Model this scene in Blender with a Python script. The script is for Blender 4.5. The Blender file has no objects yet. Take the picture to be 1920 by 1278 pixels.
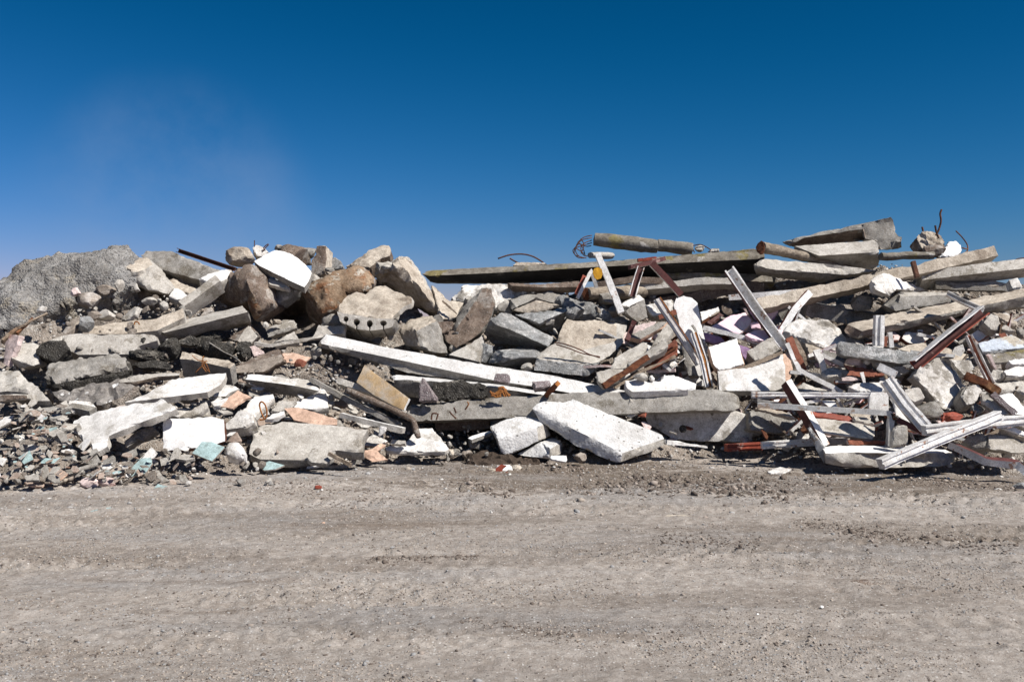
import bpy, bmesh, math, random
from mathutils import Vector, noise, geometry, Matrix
import numpy as np
S = bpy.context.scene
COL = S.collection
rnd = random.Random(7)

# ------------------------------------------------------------------ camera
CAMH, FPX, CX, CY = 1.6, 1866.7, 960.0, 639.0
cam_d = bpy.data.cameras.new("camera"); cam = bpy.data.objects.new("camera", cam_d); COL.objects.link(cam)
cam.location = (0, 0, CAMH); cam.rotation_euler = (math.radians(90), 0, 0)
cam_d.lens = 35; cam_d.sensor_width = 36; cam_d.clip_end = 5000
S.camera = cam
# ------------------------------------------------------------------ light
SUN = Vector((0.56, -0.38, 0.74)).normalized()
EL = math.asin(SUN.z)
sd = bpy.data.lights.new("sun", 'SUN'); sd.energy = 4.6; sd.angle = math.radians(0.5); sd.color = (1, 0.955, 0.89)
so = bpy.data.objects.new("sun", sd); COL.objects.link(so)
so.rotation_euler = (-SUN).to_track_quat('-Z', 'Y').to_euler()
W = bpy.data.worlds.new("World"); S.world = W; W.use_nodes = True
wn = W.node_tree; wn.nodes.clear()
def wnode(t, **k):
    n = wn.nodes.new(t)
    for a, b in k.items(): setattr(n, a, b)
    return n
sky = wnode('ShaderNodeTexSky', sky_type='NISHITA', sun_disc=False, sun_elevation=EL,
            sun_rotation=math.atan2(SUN.x, SUN.y), altitude=300, air_density=1.0, dust_density=0.2, ozone_density=4.0)
sepc = wnode('ShaderNodeSeparateColor'); comb = wnode('ShaderNodeCombineColor'); wn.links.new(sky.outputs[0], sepc.inputs[0])
def wm(op, a, b):
    n = wnode('ShaderNodeMath', operation=op); wn.links.new(a, n.inputs[0]); n.inputs[1].default_value = b; return n.outputs[0]
# a polarising filter's deep blue: each channel of the sky is contrasted on its own
wn.links.new(wm('MULTIPLY', wm('POWER', wm('MAXIMUM', wm('SUBTRACT', sepc.outputs[0], 1.15), 0), 2.0), .128), comb.inputs[0])
wn.links.new(wm('MULTIPLY', wm('POWER', sepc.outputs[1], 1.45), .170), comb.inputs[1])
wn.links.new(wm('MULTIPLY', wm('POWER', sepc.outputs[2], 1.67), .153), comb.inputs[2])
geo = wnode('ShaderNodeTexCoord')
def wvmath(op, a, b=None):
    n = wnode('ShaderNodeVectorMath', operation=op); wn.links.new(a, n.inputs[0])
    if b is not None: n.inputs[1].default_value = b
    return n
# thin veil of dust in the air low on the left of the sky, and its general brightening to the left
cl = Vector((-0.34, 1, 0.125)).normalized()
dt = wvmath('DOT_PRODUCT', geo.outputs['Generated'], tuple(cl))
mr = wnode('ShaderNodeMapRange', interpolation_type='SMOOTHSTEP'); wn.links.new(dt.outputs['Value'], mr.inputs[0])
mr.inputs[1].default_value = 0.989; mr.inputs[2].default_value = 1.0; mr.inputs[3].default_value = 0; mr.inputs[4].default_value = 1
wno = wnode('ShaderNodeTexNoise'); wno.inputs['Scale'].default_value = 7; wno.inputs['Detail'].default_value = 6; wno.inputs['Roughness'].default_value = .6
wn.links.new(geo.outputs['Generated'], wno.inputs['Vector'])
mm = wnode('ShaderNodeMath', operation='MULTIPLY'); wr = wnode('ShaderNodeMapRange'); wn.links.new(wno.outputs['Fac'], wr.inputs[0]); wr.inputs[1].default_value = .32; wr.inputs[2].default_value = .66
wn.links.new(mr.outputs[0], mm.inputs[0]); wn.links.new(wr.outputs[0], mm.inputs[1])
mm2 = wnode('ShaderNodeMath', operation='MULTIPLY'); wn.links.new(mm.outputs[0], mm2.inputs[0]); mm2.inputs[1].default_value = 0.36
veil = wnode('ShaderNodeMix', data_type='RGBA'); wn.links.new(mm2.outputs[0], veil.inputs[0])
veil.inputs[7].default_value = (1.75, 2.5, 4.0, 1)
bg = wnode('ShaderNodeBackground'); bg.inputs[1].default_value = 0.085
wo = wnode('ShaderNodeOutputWorld')
wn.links.new(comb.outputs[0], veil.inputs[6]); wn.links.new(veil.outputs[2], bg.inputs[0]); wn.links.new(bg.outputs[0], wo.inputs[0])
S.view_settings.view_transform = 'Standard'; S.view_settings.look = 'None'
S.view_settings.exposure = 0.65; S.view_settings.gamma = 1
S.render.engine = 'CYCLES'

# ------------------------------------------------------------------ materials
def srgb(*c):
    return tuple(((x/255)/12.92 if x/255 <= 0.04045 else ((x/255+0.055)/1.055)**2.4) for x in c) + (1,)
def mat(name, c1, c2, stain=None, stain_lo=0.55, stain_hi=0.62, sscale=2.2, scale=6, bump=0.35, bscale=45, rough=0.92,
        fleck=None, fscale=115, fth=0.2, dirt=0.35, metallic=0, streak=None, patch=None, pscale=3, plo=0.55):
    m = bpy.data.materials.new(name); m.use_nodes = True; t = m.node_tree; t.nodes.clear()
    N = lambda ty: t.nodes.new(ty); Lk = t.links.new
    tc = N('ShaderNodeTexCoord'); oi = N('ShaderNodeObjectInfo')
    sc = N('ShaderNodeVectorMath'); sc.operation = 'SCALE'; sc.inputs[0].default_value = (37, 17, 53); Lk(oi.outputs['Random'], sc.inputs['Scale'])
    ad = N('ShaderNodeVectorMath'); ad.operation = 'ADD'; Lk(tc.outputs['Object'], ad.inputs[0]); Lk(sc.outputs[0], ad.inputs[1])
    vec = ad.outputs[0]
    def nz(s, d=6, v=vec, r=0.6):
        n = N('ShaderNodeTexNoise'); n.inputs['Scale'].default_value = s; n.inputs['Detail'].default_value = d
        n.inputs['Roughness'].default_value = r; Lk(v, n.inputs['Vector']); return n.outputs['Fac']
    def rng(x, a, b, lo=0, hi=1):
        n = N('ShaderNodeMapRange'); Lk(x, n.inputs[0]); n.inputs[1].default_value = a; n.inputs[2].default_value = b
        n.inputs[3].default_value = lo; n.inputs[4].default_value = hi; return n.outputs[0]
    def mix(f, a, b, mode='MIX'):
        n = N('ShaderNodeMix'); n.data_type = 'RGBA'; n.blend_type = mode
        if isinstance(f, float): n.inputs[0].default_value = f
        else: Lk(f, n.inputs[0])
        for k, s in ((6, a), (7, b)):
            if isinstance(s, tuple): n.inputs[k].default_value = s
            else: Lk(s, n.inputs[k])
        return n.outputs[2]
    big = nz(scale, 8)
    if streak:
        mp = N('ShaderNodeMapping'); mp.inputs['Scale'].default_value = streak; Lk(vec, mp.inputs[0]); sv = mp.outputs[0]
        col = mix(rng(nz(scale, 8, sv), 0.35, 0.65), c1, c2)
    else: col = mix(rng(big, 0.35, 0.65), c1, c2)
    if stain: col = mix(rng(nz(sscale, 7, r=0.68), stain_lo, stain_hi), col, stain)
    if patch: col = mix(rng(nz(pscale, 9, r=0.72), plo, plo+0.03), col, patch)
    # dirt: grime in its own patches
    col = mix(dirt, col, mix(rng(nz(scale*2.3, 9, r=0.7), 0.40, 0.62), (0.45, 0.42, 0.39, 1), (1, 1, 1, 1)), 'MULTIPLY')
    mid = nz(17, 5, r=0.75)
    col = mix(min(1.0, dirt*1.5), col, mix(rng(mid, 0.36, 0.52), (0.50, 0.47, 0.44, 1), (1.06, 1.06, 1.06, 1)), 'MULTIPLY')
    smear = nz(1.7, 6, r=0.62)
    col = mix(min(1.0, dirt*1.6), col, mix(rng(smear, 0.38, 0.56), (0.58, 0.55, 0.52, 1), (1.08, 1.08, 1.08, 1)), 'MULTIPLY')
    fine = nz(bscale*1.6, 4, r=.8)
    col = mix(min(1.0, .35+dirt*1.2), col, mix(rng(fine, 0.34, 0.62), (0.55, 0.53, 0.5, 1), (1.18, 1.18, 1.18, 1)), 'MULTIPLY')
    hgt = nz(bscale, 8, r=0.7)
    vo = None
    if fleck:
        v = N('ShaderNodeTexVoronoi'); v.inputs['Scale'].default_value = fscale; v.inputs['Randomness'].default_value = 1; Lk(vec, v.inputs['Vector'])
        sp = N('ShaderNodeSeparateColor'); Lk(v.outputs['Color'], sp.inputs[0])
        g = N('ShaderNodeMath'); g.operation = 'LESS_THAN'; Lk(sp.outputs[0], g.inputs[0]); g.inputs[1].default_value = fth
        h = N('ShaderNodeMath'); h.operation = 'LESS_THAN'; Lk(v.outputs['Distance'], h.inputs[0]); h.inputs[1].default_value = 0.42
        k = N('ShaderNodeMath'); k.operation = 'MULTIPLY'; Lk(g.outputs[0], k.inputs[0]); Lk(h.outputs[0], k.inputs[1])
        col = mix(k.outputs[0], col, mix(sp.outputs[1], fleck, tuple(x*0.55 for x in fleck[:3])+(1,))); vo = v.outputs['Distance']
    bs = N('ShaderNodeBsdfPrincipled'); Lk(col, bs.inputs['Base Color']); bs.inputs['Roughness'].default_value = rough
    bs.inputs['Metallic'].default_value = metallic; bs.inputs['Specular IOR Level'].default_value = 0.25
    bp = N('ShaderNodeBump'); bp.inputs['Strength'].default_value = bump; bp.inputs['Distance'].default_value = 0.02; Lk(hgt, bp.inputs['Height'])
    out = bp.outputs[0]
    b2 = N('ShaderNodeBump'); b2.inputs['Strength'].default_value = bump*0.8; b2.inputs['Distance'].default_value = 0.05; Lk(big, b2.inputs['Height']); Lk(out, b2.inputs['Normal']); out = b2.outputs[0]
    if vo is not None:
        b3 = N('ShaderNodeBump'); b3.inputs['Strength'].default_value = bump; b3.inputs['Distance'].default_value = 0.02; b3.invert = True
        Lk(vo, b3.inputs['Height']); Lk(out, b3.inputs['Normal']); out = b3.outputs[0]
    Lk(out, bs.inputs['Normal']); o = N('ShaderNodeOutputMaterial'); Lk(bs.outputs[0], o.inputs[0])
    return m
def g(v, w=0): return (v*(1+w), v, v*(1-w*1.6), 1)
M = dict(
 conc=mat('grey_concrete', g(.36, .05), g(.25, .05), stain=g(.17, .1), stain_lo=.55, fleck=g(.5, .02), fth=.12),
 light=mat('light_concrete', g(.54, .05), g(.41, .06), stain=g(.28, .09), stain_lo=.58, dirt=.3, fleck=g(.7, .02), fth=.08),
 cream=mat('cream_concrete', (.60, .54, .46, 1), (.46, .405, .34, 1), stain=(.32, .27, .22, 1), bump=.6),
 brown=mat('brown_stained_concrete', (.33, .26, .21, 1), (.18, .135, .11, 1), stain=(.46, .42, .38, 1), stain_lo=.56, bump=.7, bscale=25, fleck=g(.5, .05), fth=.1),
 blue=mat('blue_grey_concrete', (.50, .51, .515, 1), (.34, .35, .355, 1), stain=g(.70, 0), stain_lo=.54, stain_hi=.58, sscale=5, bump=.9, bscale=28, fleck=g(.2, 0), fth=.10, fscale=90),
 rough=mat('rough_cement', (.34, .335, .325, 1), (.235, .23, .225, 1), stain=(.36, .33, .28, 1), bump=1.0, bscale=22, fleck=g(.17, 0), fscale=34, fth=.25, rough=1),
 white=mat('white_plaster', g(.76, .01), g(.65, .02), stain=g(.42, .06), stain_lo=.55, stain_hi=.63, patch=g(.36, .07), plo=.63, dirt=.24, bump=.35),
 panel=mat('clean_white_board', g(.86, .005), g(.8, .01), stain=g(.56, .05), stain_lo=.62, stain_hi=.70, dirt=.16, bump=.2),
 wpatch=mat('worn_white_paint_on_concrete', g(.74, .02), g(.60, .03), stain=g(.34, .06), stain_lo=.54, stain_hi=.58, patch=g(.22, .08), plo=.6, bump=.4),
 wconc=mat('pale_new_concrete', g(.63, .0), g(.55, .01), stain=g(.42, .03), stain_lo=.60, stain_hi=.68, dirt=.2, bump=.3, fleck=g(.2, .05), fth=.02, fscale=30),
 asph=mat('broken_asphalt', g(.085, .08), g(.045, .06), stain=g(.24, .08), stain_lo=.56, bump=1.0, bscale=25, fleck=g(.22, .05), fscale=60, fth=.12, rough=.85),
 rust=mat('rust_stained_concrete', (.36, .27, .19, 1), (.20, .13, .08, 1), stain=(.25, .125, .065, 1), stain_lo=.50, stain_hi=.60, sscale=3.5, patch=(.46, .42, .36, 1), plo=.56, bump=1.0, bscale=22),
 lichen=mat('lichen_concrete', g(.27, .08), g(.16, .1), stain=(.22, .19, .09, 1), stain_lo=.54, stain_hi=.6, patch=g(.46, .03), plo=.6, bump=.6),
 wood=mat('weathered_wood', (.40, .33, .26, 1), (.24, .19, .145, 1), stain=(.17, .11, .07, 1), streak=(1, 8, 8), bump=.6, bscale=30),
 rotten=mat('rotten_red_brown_wood', (.20, .075, .035, 1), (.10, .035, .02, 1), stain=(.3, .16, .08, 1), streak=(1, 6, 6), bump=.7),
 beam_black=mat('black_beam_face', g(.03, .02), g(.018, .02), stain=g(.08, .05), stain_lo=.6, bump=.3, rough=.7),  # near-black colour for the lower faces and back of the long beam
 pole=mat('grey_pole_wood', (.36, .31, .25, 1), (.20, .165, .13, 1), stain=(.45, .40, .33, 1), streak=(.7, 6, 6), bump=.7, bscale=30),
 wmet=mat('white_painted_steel', g(.83, .0), g(.74, .01), stain=(.40, .24, .17, 1), stain_lo=.60, stain_hi=.63, sscale=7, dirt=.28, bump=.2, rough=.5),
 wmet_shade=mat('shaded_white_steel', (.50, .505, .51, 1), (.42, .425, .43, 1), stain=(.32, .25, .2, 1), stain_lo=.56, stain_hi=.60, sscale=6, dirt=.3, bump=.1, rough=.5),  # white steel paint with its shade put into the grey colour
 red=mat('red_oxide_paint', (.36, .085, .05, 1), (.25, .055, .035, 1), stain=(.42, .3, .25, 1), stain_lo=.62, stain_hi=.66, sscale=6, bump=.15, rough=.6),
 maroon=mat('dark_maroon_paint', (.13, .045, .04, 1), (.085, .03, .03, 1), stain=(.3, .2, .18, 1), stain_lo=.62, stain_hi=.66, sscale=6, bump=.15, rough=.6),
 iron=mat('rusty_iron', (.14, .06, .035, 1), (.07, .035, .025, 1), stain=(.3, .14, .06, 1), bump=.4, rough=.8),
 orust=mat('orange_rust', (.42, .18, .05, 1), (.25, .09, .03, 1), bump=.5, rough=.9),
 pink=mat('pink_foam', (.80, .60, .66, 1), (.76, .55, .63, 1), stain=(.85, .72, .72, 1), bump=.12, dirt=.1),
 purple=mat('shade_purple_foam', (.45, .30, .48, 1), (.38, .24, .42, 1), bump=.12, dirt=.1),  # purple is partly the shade of pink foam put into the colour
 turq=mat('turquoise_glaze', (.40, .53, .54, 1), (.34, .47, .48, 1), dirt=.35, bump=.05, rough=.35),
 clay=mat('clay_tile_back', (.44, .345, .285, 1), (.33, .26, .22, 1), stain=(.48, .44, .40, 1), stain_lo=.48, bump=.4, dirt=.3),
 peach=mat('peach_sheet', (.66, .46, .35, 1), (.56, .39, .30, 1), stain=(.7, .56, .46, 1), stain_lo=.6, bump=.15, dirt=.3),
 ochre=mat('ochre_board', (.60, .44, .26, 1), (.56, .39, .21, 1), stain=(.60, .54, .46, 1), stain_lo=.46, stain_hi=.6, bump=.15, dirt=.25),
 brick=mat('red_brown_brick', (.36, .14, .09, 1), (.25, .09, .06, 1), bump=.5),
 paver=mat('purple_grey_paver', (.30, .255, .26, 1), (.23, .19, .2, 1), bump=.5, fleck=g(.5, .02), fscale=80),
 yel=mat('yellow_plastic', (.65, .34, .02, 1), (.5, .25, .02, 1), bump=.1, rough=.5),
 pale_pink=mat('pink_tinted_plaster', (.70, .58, .56, 1), (.58, .48, .47, 1), stain=(.42, .25, .21, 1), stain_lo=.58, stain_hi=.64, bump=.3),
 soil=mat('heap_soil', (.42, .37, .325, 1), (.28, .24, .205, 1), stain=(.50, .465, .425, 1), bump=1, bscale=25, fleck=g(.5, .04), fscale=60, fth=.2, rough=1),
 mud=mat('dark_moist_mud', (.10, .075, .058, 1), (.062, .047, .037, 1), bump=1, bscale=25, rough=1),
 dust=mat('dusty_stone', (.37, .325, .28, 1), (.28, .24, .205, 1), stain=(.44, .41, .38, 1), bump=.7),
 bluew=mat('pale_blue_paint', (.52, .57, .64, 1), (.44, .49, .56, 1), stain=g(.4, .1), bump=.2),
 gravel=mat('mixed_gravel', (.33, .31, .29, 1), (.17, .16, .155, 1), scale=14, bump=.4, fleck=g(.6, .02), fscale=9, fth=.15),
)

# ------------------------------------------------------------------ pixels to place
TL = dict(A=(0,440,4.8), B=(360,440,4.8), C=(0,660,4.7325), D=(360,660,4.7325), E=(720,440,4.8), F=(720,660,4.7325),
          G=(1040,400,4.3636), H=(1080,620,4.7325), I=(1400,390,3.6923), J=(1420,620,3.84), Z=(0,0,1.0))
def tf(tile, p):
    x0, y0, s = TL[tile]; return (x0+p[0]/s, y0+p[1]/s)
TOE = [(-400,918),(0,914),(250,902),(480,885),(700,872),(850,866),(1000,868),(1200,872),(1350,860),(1500,872),(1700,886),(1920,893),(2400,895)]
def lerp(tab, x):
    if x <= tab[0][0]: return tab[0][1]
    for (a, u), (b, v) in zip(tab, tab[1:]):
        if x <= b: return u+(v-u)*(x-a)/(b-a)
    return tab[-1][1]
def depth(x, y):
    yt = lerp(TOE, x)
    return CAMH*FPX/(y-CY) if y > yt else CAMH*FPX/(yt-CY) + 0.009*(yt-y)
def w3(x, y, Y): return Vector(((x-CX)*Y/FPX, Y, CAMH-(y-CY)*Y/FPX))
def fr(v, s): return noise.noise(v*s)

def link(name, me, loc, mats, label=None, cat=None, group=None, kind=None, parent=None):
    for m in mats: me.materials.append(M[m] if isinstance(m, str) else m)
    me.name = name
    o = bpy.data.objects.new(name, me); COL.objects.link(o)
    if parent is not None: o.parent = parent
    else: o.location = loc
    if label: o['label'] = label
    if cat: o['category'] = cat
    if group: o['group'] = group
    if kind or label: o['kind'] = kind or 'thing'
    return o

def finish(bm, org, name, mats, amp, freq, chip, ang=32, crease=None, **k):
    bmesh.ops.remove_doubles(bm, verts=bm.verts, dist=0.0015)
    bmesh.ops.recalc_face_normals(bm, faces=bm.faces)
    bm.normal_update()
    off = Vector((rnd.random()*50, rnd.random()*50, rnd.random()*50))
    new = []; sub_ = True; vf = max(2.2, freq*.8)
    for v in bm.verts:
        p = v.co; q = p+off
        d = amp*1.35*(noise.noise(q*freq)+0.6*noise.noise(q*freq*2.7)+0.4*noise.noise(q*freq*6.5))
        if amp >= .01 and sub_: d += amp*1.5*(.35-noise.voronoi(q*vf)[0][0]*1.0)
        if chip:
            fs = v.link_faces; c = 1.0
            n0 = fs[0].normal if fs else v.normal
            for f in fs[1:]: c = min(c, n0.dot(f.normal))
            if c < 0.75: d -= chip*(0.3+max(0, noise.noise(q*5))*3.2+max(0, noise.noise(q*17))*1.8)
        new.append(p+v.normal*d)
    for v, p in zip(bm.verts, new): v.co = p
    used = {f.material_index for f in bm.faces}
    if len({mats[i] for i in used}) > 1 and k.get('parent') is None:
        return link_parts(bm, name, org, mats, ang, k['label'], k['cat'], k.get('group'))
    me = bpy.data.meshes.new(name); bm.to_mesh(me); bm.free()
    for p in me.polygons: p.use_smooth = True
    me.set_sharp_from_angle(angle=math.radians(ang))
    return link(name, me, org, mats, **k)

PN = dict(white='painted_face', panel='white_face', wpatch='worn_paint_face', wconc='cast_face', light='concrete_core', conc='concrete_side', cream='weathered_face',
          brown='stained_face', rust='rusted_face', lichen='lichen_face', blue='rough_edge', asph='asphalt_layer', wmet='white_profile', wmet_shade='shade_grey_recess', red='red_edge',
          maroon='maroon_edge', orust='rust_strip', clay='tile_body', turq='glaze', peach='coating', dust='dusty_side', wood='wood_side', rotten='rotten_side',
          brick='brick_red_side', soil='earth_side', pale_pink='pink_side', pink='foam_side', purple='foam_side', beam_black='black_face', paver='stone_side', gravel='gravel_face')
def link_parts(bm, name, org, mats, ang, label, cat, group):
    root = bpy.data.objects.new(name, None); COL.objects.link(root); root.location = org; root.empty_display_size = .1
    root['label'] = label; root['category'] = cat; root['kind'] = 'thing'
    if group: root['group'] = group
    for mn in dict.fromkeys(mats):
        idx = {i for i, m in enumerate(mats) if m == mn}
        fs = [f for f in bm.faces if f.material_index in idx]
        if not fs: continue
        vm = {}; co = []; fc = []
        for f in fs:
            r = []
            for v in f.verts:
                if v not in vm: vm[v] = len(co); co.append(v.co[:])
                r.append(vm[v])
            fc.append(r)
        me = bpy.data.meshes.new(PN.get(mn, 'core')); me.from_pydata(co, [], fc); me.update()
        for p in me.polygons: p.use_smooth = True
        me.set_sharp_from_angle(angle=math.radians(ang))
        link(PN.get(mn, 'core'), me, org, [mn], parent=root)
    bm.free(); return root

def fit_plane(pts):
    n = Vector((0, 0, 0))
    for a, b in zip(pts, pts[1:]+pts[:1]):
        n += Vector(((a.y-b.y)*(a.z+b.z), (a.z-b.z)*(a.x+b.x), (a.x-b.x)*(a.y+b.y)))
    n.normalize(); return n
def split(a, b, L):
    k = max(1, int(math.ceil((b-a).length/L-1e-6))); return [a+(b-a)*i/k for i in range(k)]
def fill(bm, loop, L, mi, bulge=0, outward=None):
    """triangulate one facet with inner points so that it can be roughened"""
    c = sum(loop, Vector())/len(loop); n = fit_plane(loop)
    if outward is not None and n.dot(outward) < 0: n = -n
    u = n.orthogonal().normalized(); v = n.cross(u)
    P2 = [Vector(((p-c).dot(u), (p-c).dot(v))) for p in loop]
    # affine height fit keeps twisted facets closed
    A = np.array([[1, p.x, p.y] for p in P2]); h = np.array([(p-c).dot(n) for p in loop])
    co = np.linalg.lstsq(A, h, rcond=None)[0]
    xs = [p.x for p in P2]; ys = [p.y for p in P2]
    nb = len(P2); pts = list(P2)
    ring = np.array([(p.x, p.y) for p in P2]); r2 = np.roll(ring, -1, 0); dd = r2-ring; ll = (dd**2).sum(1)+1e-12
    step = L*1.0; y = min(ys)+step*.5; row = 0
    dist = {}
    while y < max(ys):
        x = min(xs)+step*.5*(1+(row % 2))
        while x < max(xs):
            q = np.array((x+rnd.uniform(-.25, .25)*step, y+rnd.uniform(-.25, .25)*step))
            t = np.clip(((q-ring)*dd).sum(1)/ll, 0, 1); ds = np.sqrt((((ring+dd*t[:, None])-q)**2).sum(1).min())
            if ds > step*0.45:
                cond = (ring[:, 1] > q[1]) != (r2[:, 1] > q[1])
                xi = ring[:, 0]+(q[1]-ring[:, 1])/np.where(np.abs(dd[:, 1]) < 1e-12, 1e-12, dd[:, 1])*dd[:, 0]
                if int((cond & (q[0] < xi)).sum()) % 2 == 1:
                    dist[len(pts)] = ds; pts.append(Vector((q[0], q[1])))
            x += step
        y += step*.87; row += 1
    vs, es, fs, ov, oe, of = geometry.delaunay_2d_cdt(pts, [(i, (i+1) % nb) for i in range(nb)], [], 1, 1e-5)
    rb = max(1e-4, math.sqrt(max((p.x**2+p.y**2) for p in P2))*0.6)
    out = []
    for i, p in enumerate(vs):
        src = ov[i][0] if ov[i] else None
        if src is not None and src < nb: out.append(bm.verts.new(loop[src])); continue
        hh = co[0]+co[1]*p.x+co[2]*p.y
        if bulge and src in dist: hh += bulge*math.sqrt(min(1, dist[src]/rb))
        out.append(bm.verts.new(c+u*p.x+v*p.y+n*hh))
    for f in fs:
        try: ff = bm.faces.new([out[i] for i in f]); ff.material_index = mi
        except ValueError: pass
    return n

def _Lof(pts):
    sz = max((a-b).length for a in pts for b in pts); return min(0.055, max(0.016, sz/24))
def strip(bm, loop, vec, L, mi, taper=1.0, c=None):
    """side walls: loop swept along vec"""
    k = max(1, int(round(vec.length/(L*1.3)))); prev = loop; n = len(loop)
    for j in range(1, k+1):
        cur = [p+vec*j/k for p in loop]
        if taper != 1 and c is not None: cur = [(c+vec*j/k)+(q-(c+vec*j/k))*(1+(taper-1)*j/k) for q in cur]
        a = [bm.verts.new(p) for p in prev]; b = [bm.verts.new(p) for p in cur]
        for i in range(n):
            try:
                f = bm.faces.new((a[i], a[(i+1) % n], b[(i+1) % n], b[i])); f.material_index = mi
            except ValueError: pass
        prev = cur
    return prev

def P(name, cat, label, tile, pts, n=(0, -.7, .7), t=.12, m='conc', side=None, dy=0, amp=.008, freq=5, chip=.012, bulge=0, taper=1, group=None, parent=None, L=None, ang=32, Yc=None):
    """a traced face lying in a plane with normal n, solid behind it to thickness t"""
    n = Vector(n).normalized(); q = [tf(tile, p) for p in pts]
    cx = sum(p[0] for p in q)/len(q); cy = sum(p[1] for p in q)/len(q)
    Y0 = (depth(cx, cy) if Yc is None else Yc)+dy; C = w3(cx, cy, Y0); cam0 = Vector((0, 0, CAMH))
    out = []
    for x, y in q:
        d = Vector(((x-CX)/FPX, 1, -(y-CY)/FPX)); dn = n.dot(d)
        tt = n.dot(C-cam0)/dn if abs(dn) > 1e-3 else Y0
        out.append(cam0+d*min(Y0+1.3, max(Y0-1.0, tt)))
    org = parent.location.copy() if parent is not None else C.copy()
    out = [p-org for p in out]; L = L or _Lof(out)
    loop = [s for a, b in zip(out, out[1:]+out[:1]) for s in split(a, b, L)]
    bm = bmesh.new(); c = sum(loop, Vector())/len(loop)
    fill(bm, loop, L, 0, bulge, n)
    back = strip(bm, loop, -n*t, L, 1, taper, c)
    fill(bm, back, L*2.5, 1)
    return finish(bm, org, name, [m, side or m], amp, freq, chip, ang=ang, label=label, cat=cat, group=group, parent=parent)

def F(name, cat, label, tile, verts, faces, t=.4, mats=('conc',), mi=None, side=0, dy=0, amp=.01, freq=5, chip=.012, taper=.9, back=(0, 1, -.15), group=None, bulge=0, ang=32, L=None):
    """a block traced facet by facet: verts are (x, y, nearer/farther in metres); its unseen back is t deep"""
    q = [tf(tile, p) for p in verts]
    cx = sum(p[0] for p in q)/len(q); cy = sum(p[1] for p in q)/len(q); Y0 = depth(cx, cy)+dy; C = w3(cx, cy, Y0)
    V = [w3(x, y, Y0+p[2])-C for (x, y), p in zip(q, verts)]
    L = L or _Lof(V); bm = bmesh.new(); cnt = {}
    for f in faces:
        for a, b in zip(f, f[1:]+f[:1]): cnt[(a, b)] = 1
    for k, f in enumerate(faces):
        loop = []
        for a, b in zip(f, f[1:]+f[:1]):
            s = split(V[min(a, b)], V[max(a, b)], L)+[V[max(a, b)]]
            if a > b: s = s[::-1]
            loop += s[:-1]
        fill(bm, loop, L, mi[k] if mi else 0, bulge, Vector((0, -1, 0)))
    # boundary
    nxt = {a: b for (a, b) in cnt if (b, a) not in cnt}
    st = next(iter(nxt)); ring = [st]; cur = nxt[st]
    while cur != st and len(ring) < 60: ring.append(cur); cur = nxt.get(cur, st)
    loop = []
    for a, b in zip(ring, ring[1:]+ring[:1]):
        s = split(V[min(a, b)], V[max(a, b)], L)+[V[max(a, b)]]
        if a > b: s = s[::-1]
        loop += s[:-1]
    c = sum(loop, Vector())/len(loop)
    bl = strip(bm, loop, Vector(back)*t, L, side, taper, c); fill(bm, bl, L*2.5, side)
    return finish(bm, C, name, list(mats), amp, freq, chip, ang=ang, label=label, cat=cat, group=group)

PROF = dict(
 box=lambda h, w: [(-.5*h, -.5*w), (.5*h, -.5*w), (.5*h, .5*w), (-.5*h, .5*w)],
 U=lambda h, w: [(-.5*h, -.5*w), (-.36*h, -.5*w), (-.36*h, .3*w), (.36*h, .3*w), (.36*h, -.5*w), (.5*h, -.5*w), (.5*h, .5*w), (-.5*h, .5*w)],
 rib=lambda h, w: [(-.5*h, -.3*w), (-.22*h, -.3*w), (-.22*h, -.5*w), (.02*h, -.5*w), (.02*h, -.3*w), (.3*h, -.3*w), (.3*h, -.42*w), (.5*h, -.42*w), (.5*h, .5*w), (-.5*h, .5*w)],
 L=lambda h, w: [(-.5*h, -.5*w), (.5*h, -.5*w), (.5*h, .5*w), (.36*h, .5*w), (.36*h, -.36*w), (-.5*h, -.36*w)],
 round=lambda h, w: [(.5*h*math.cos(a*math.pi/8), .5*w*math.sin(a*math.pi/8)) for a in range(16)],
)
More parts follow.
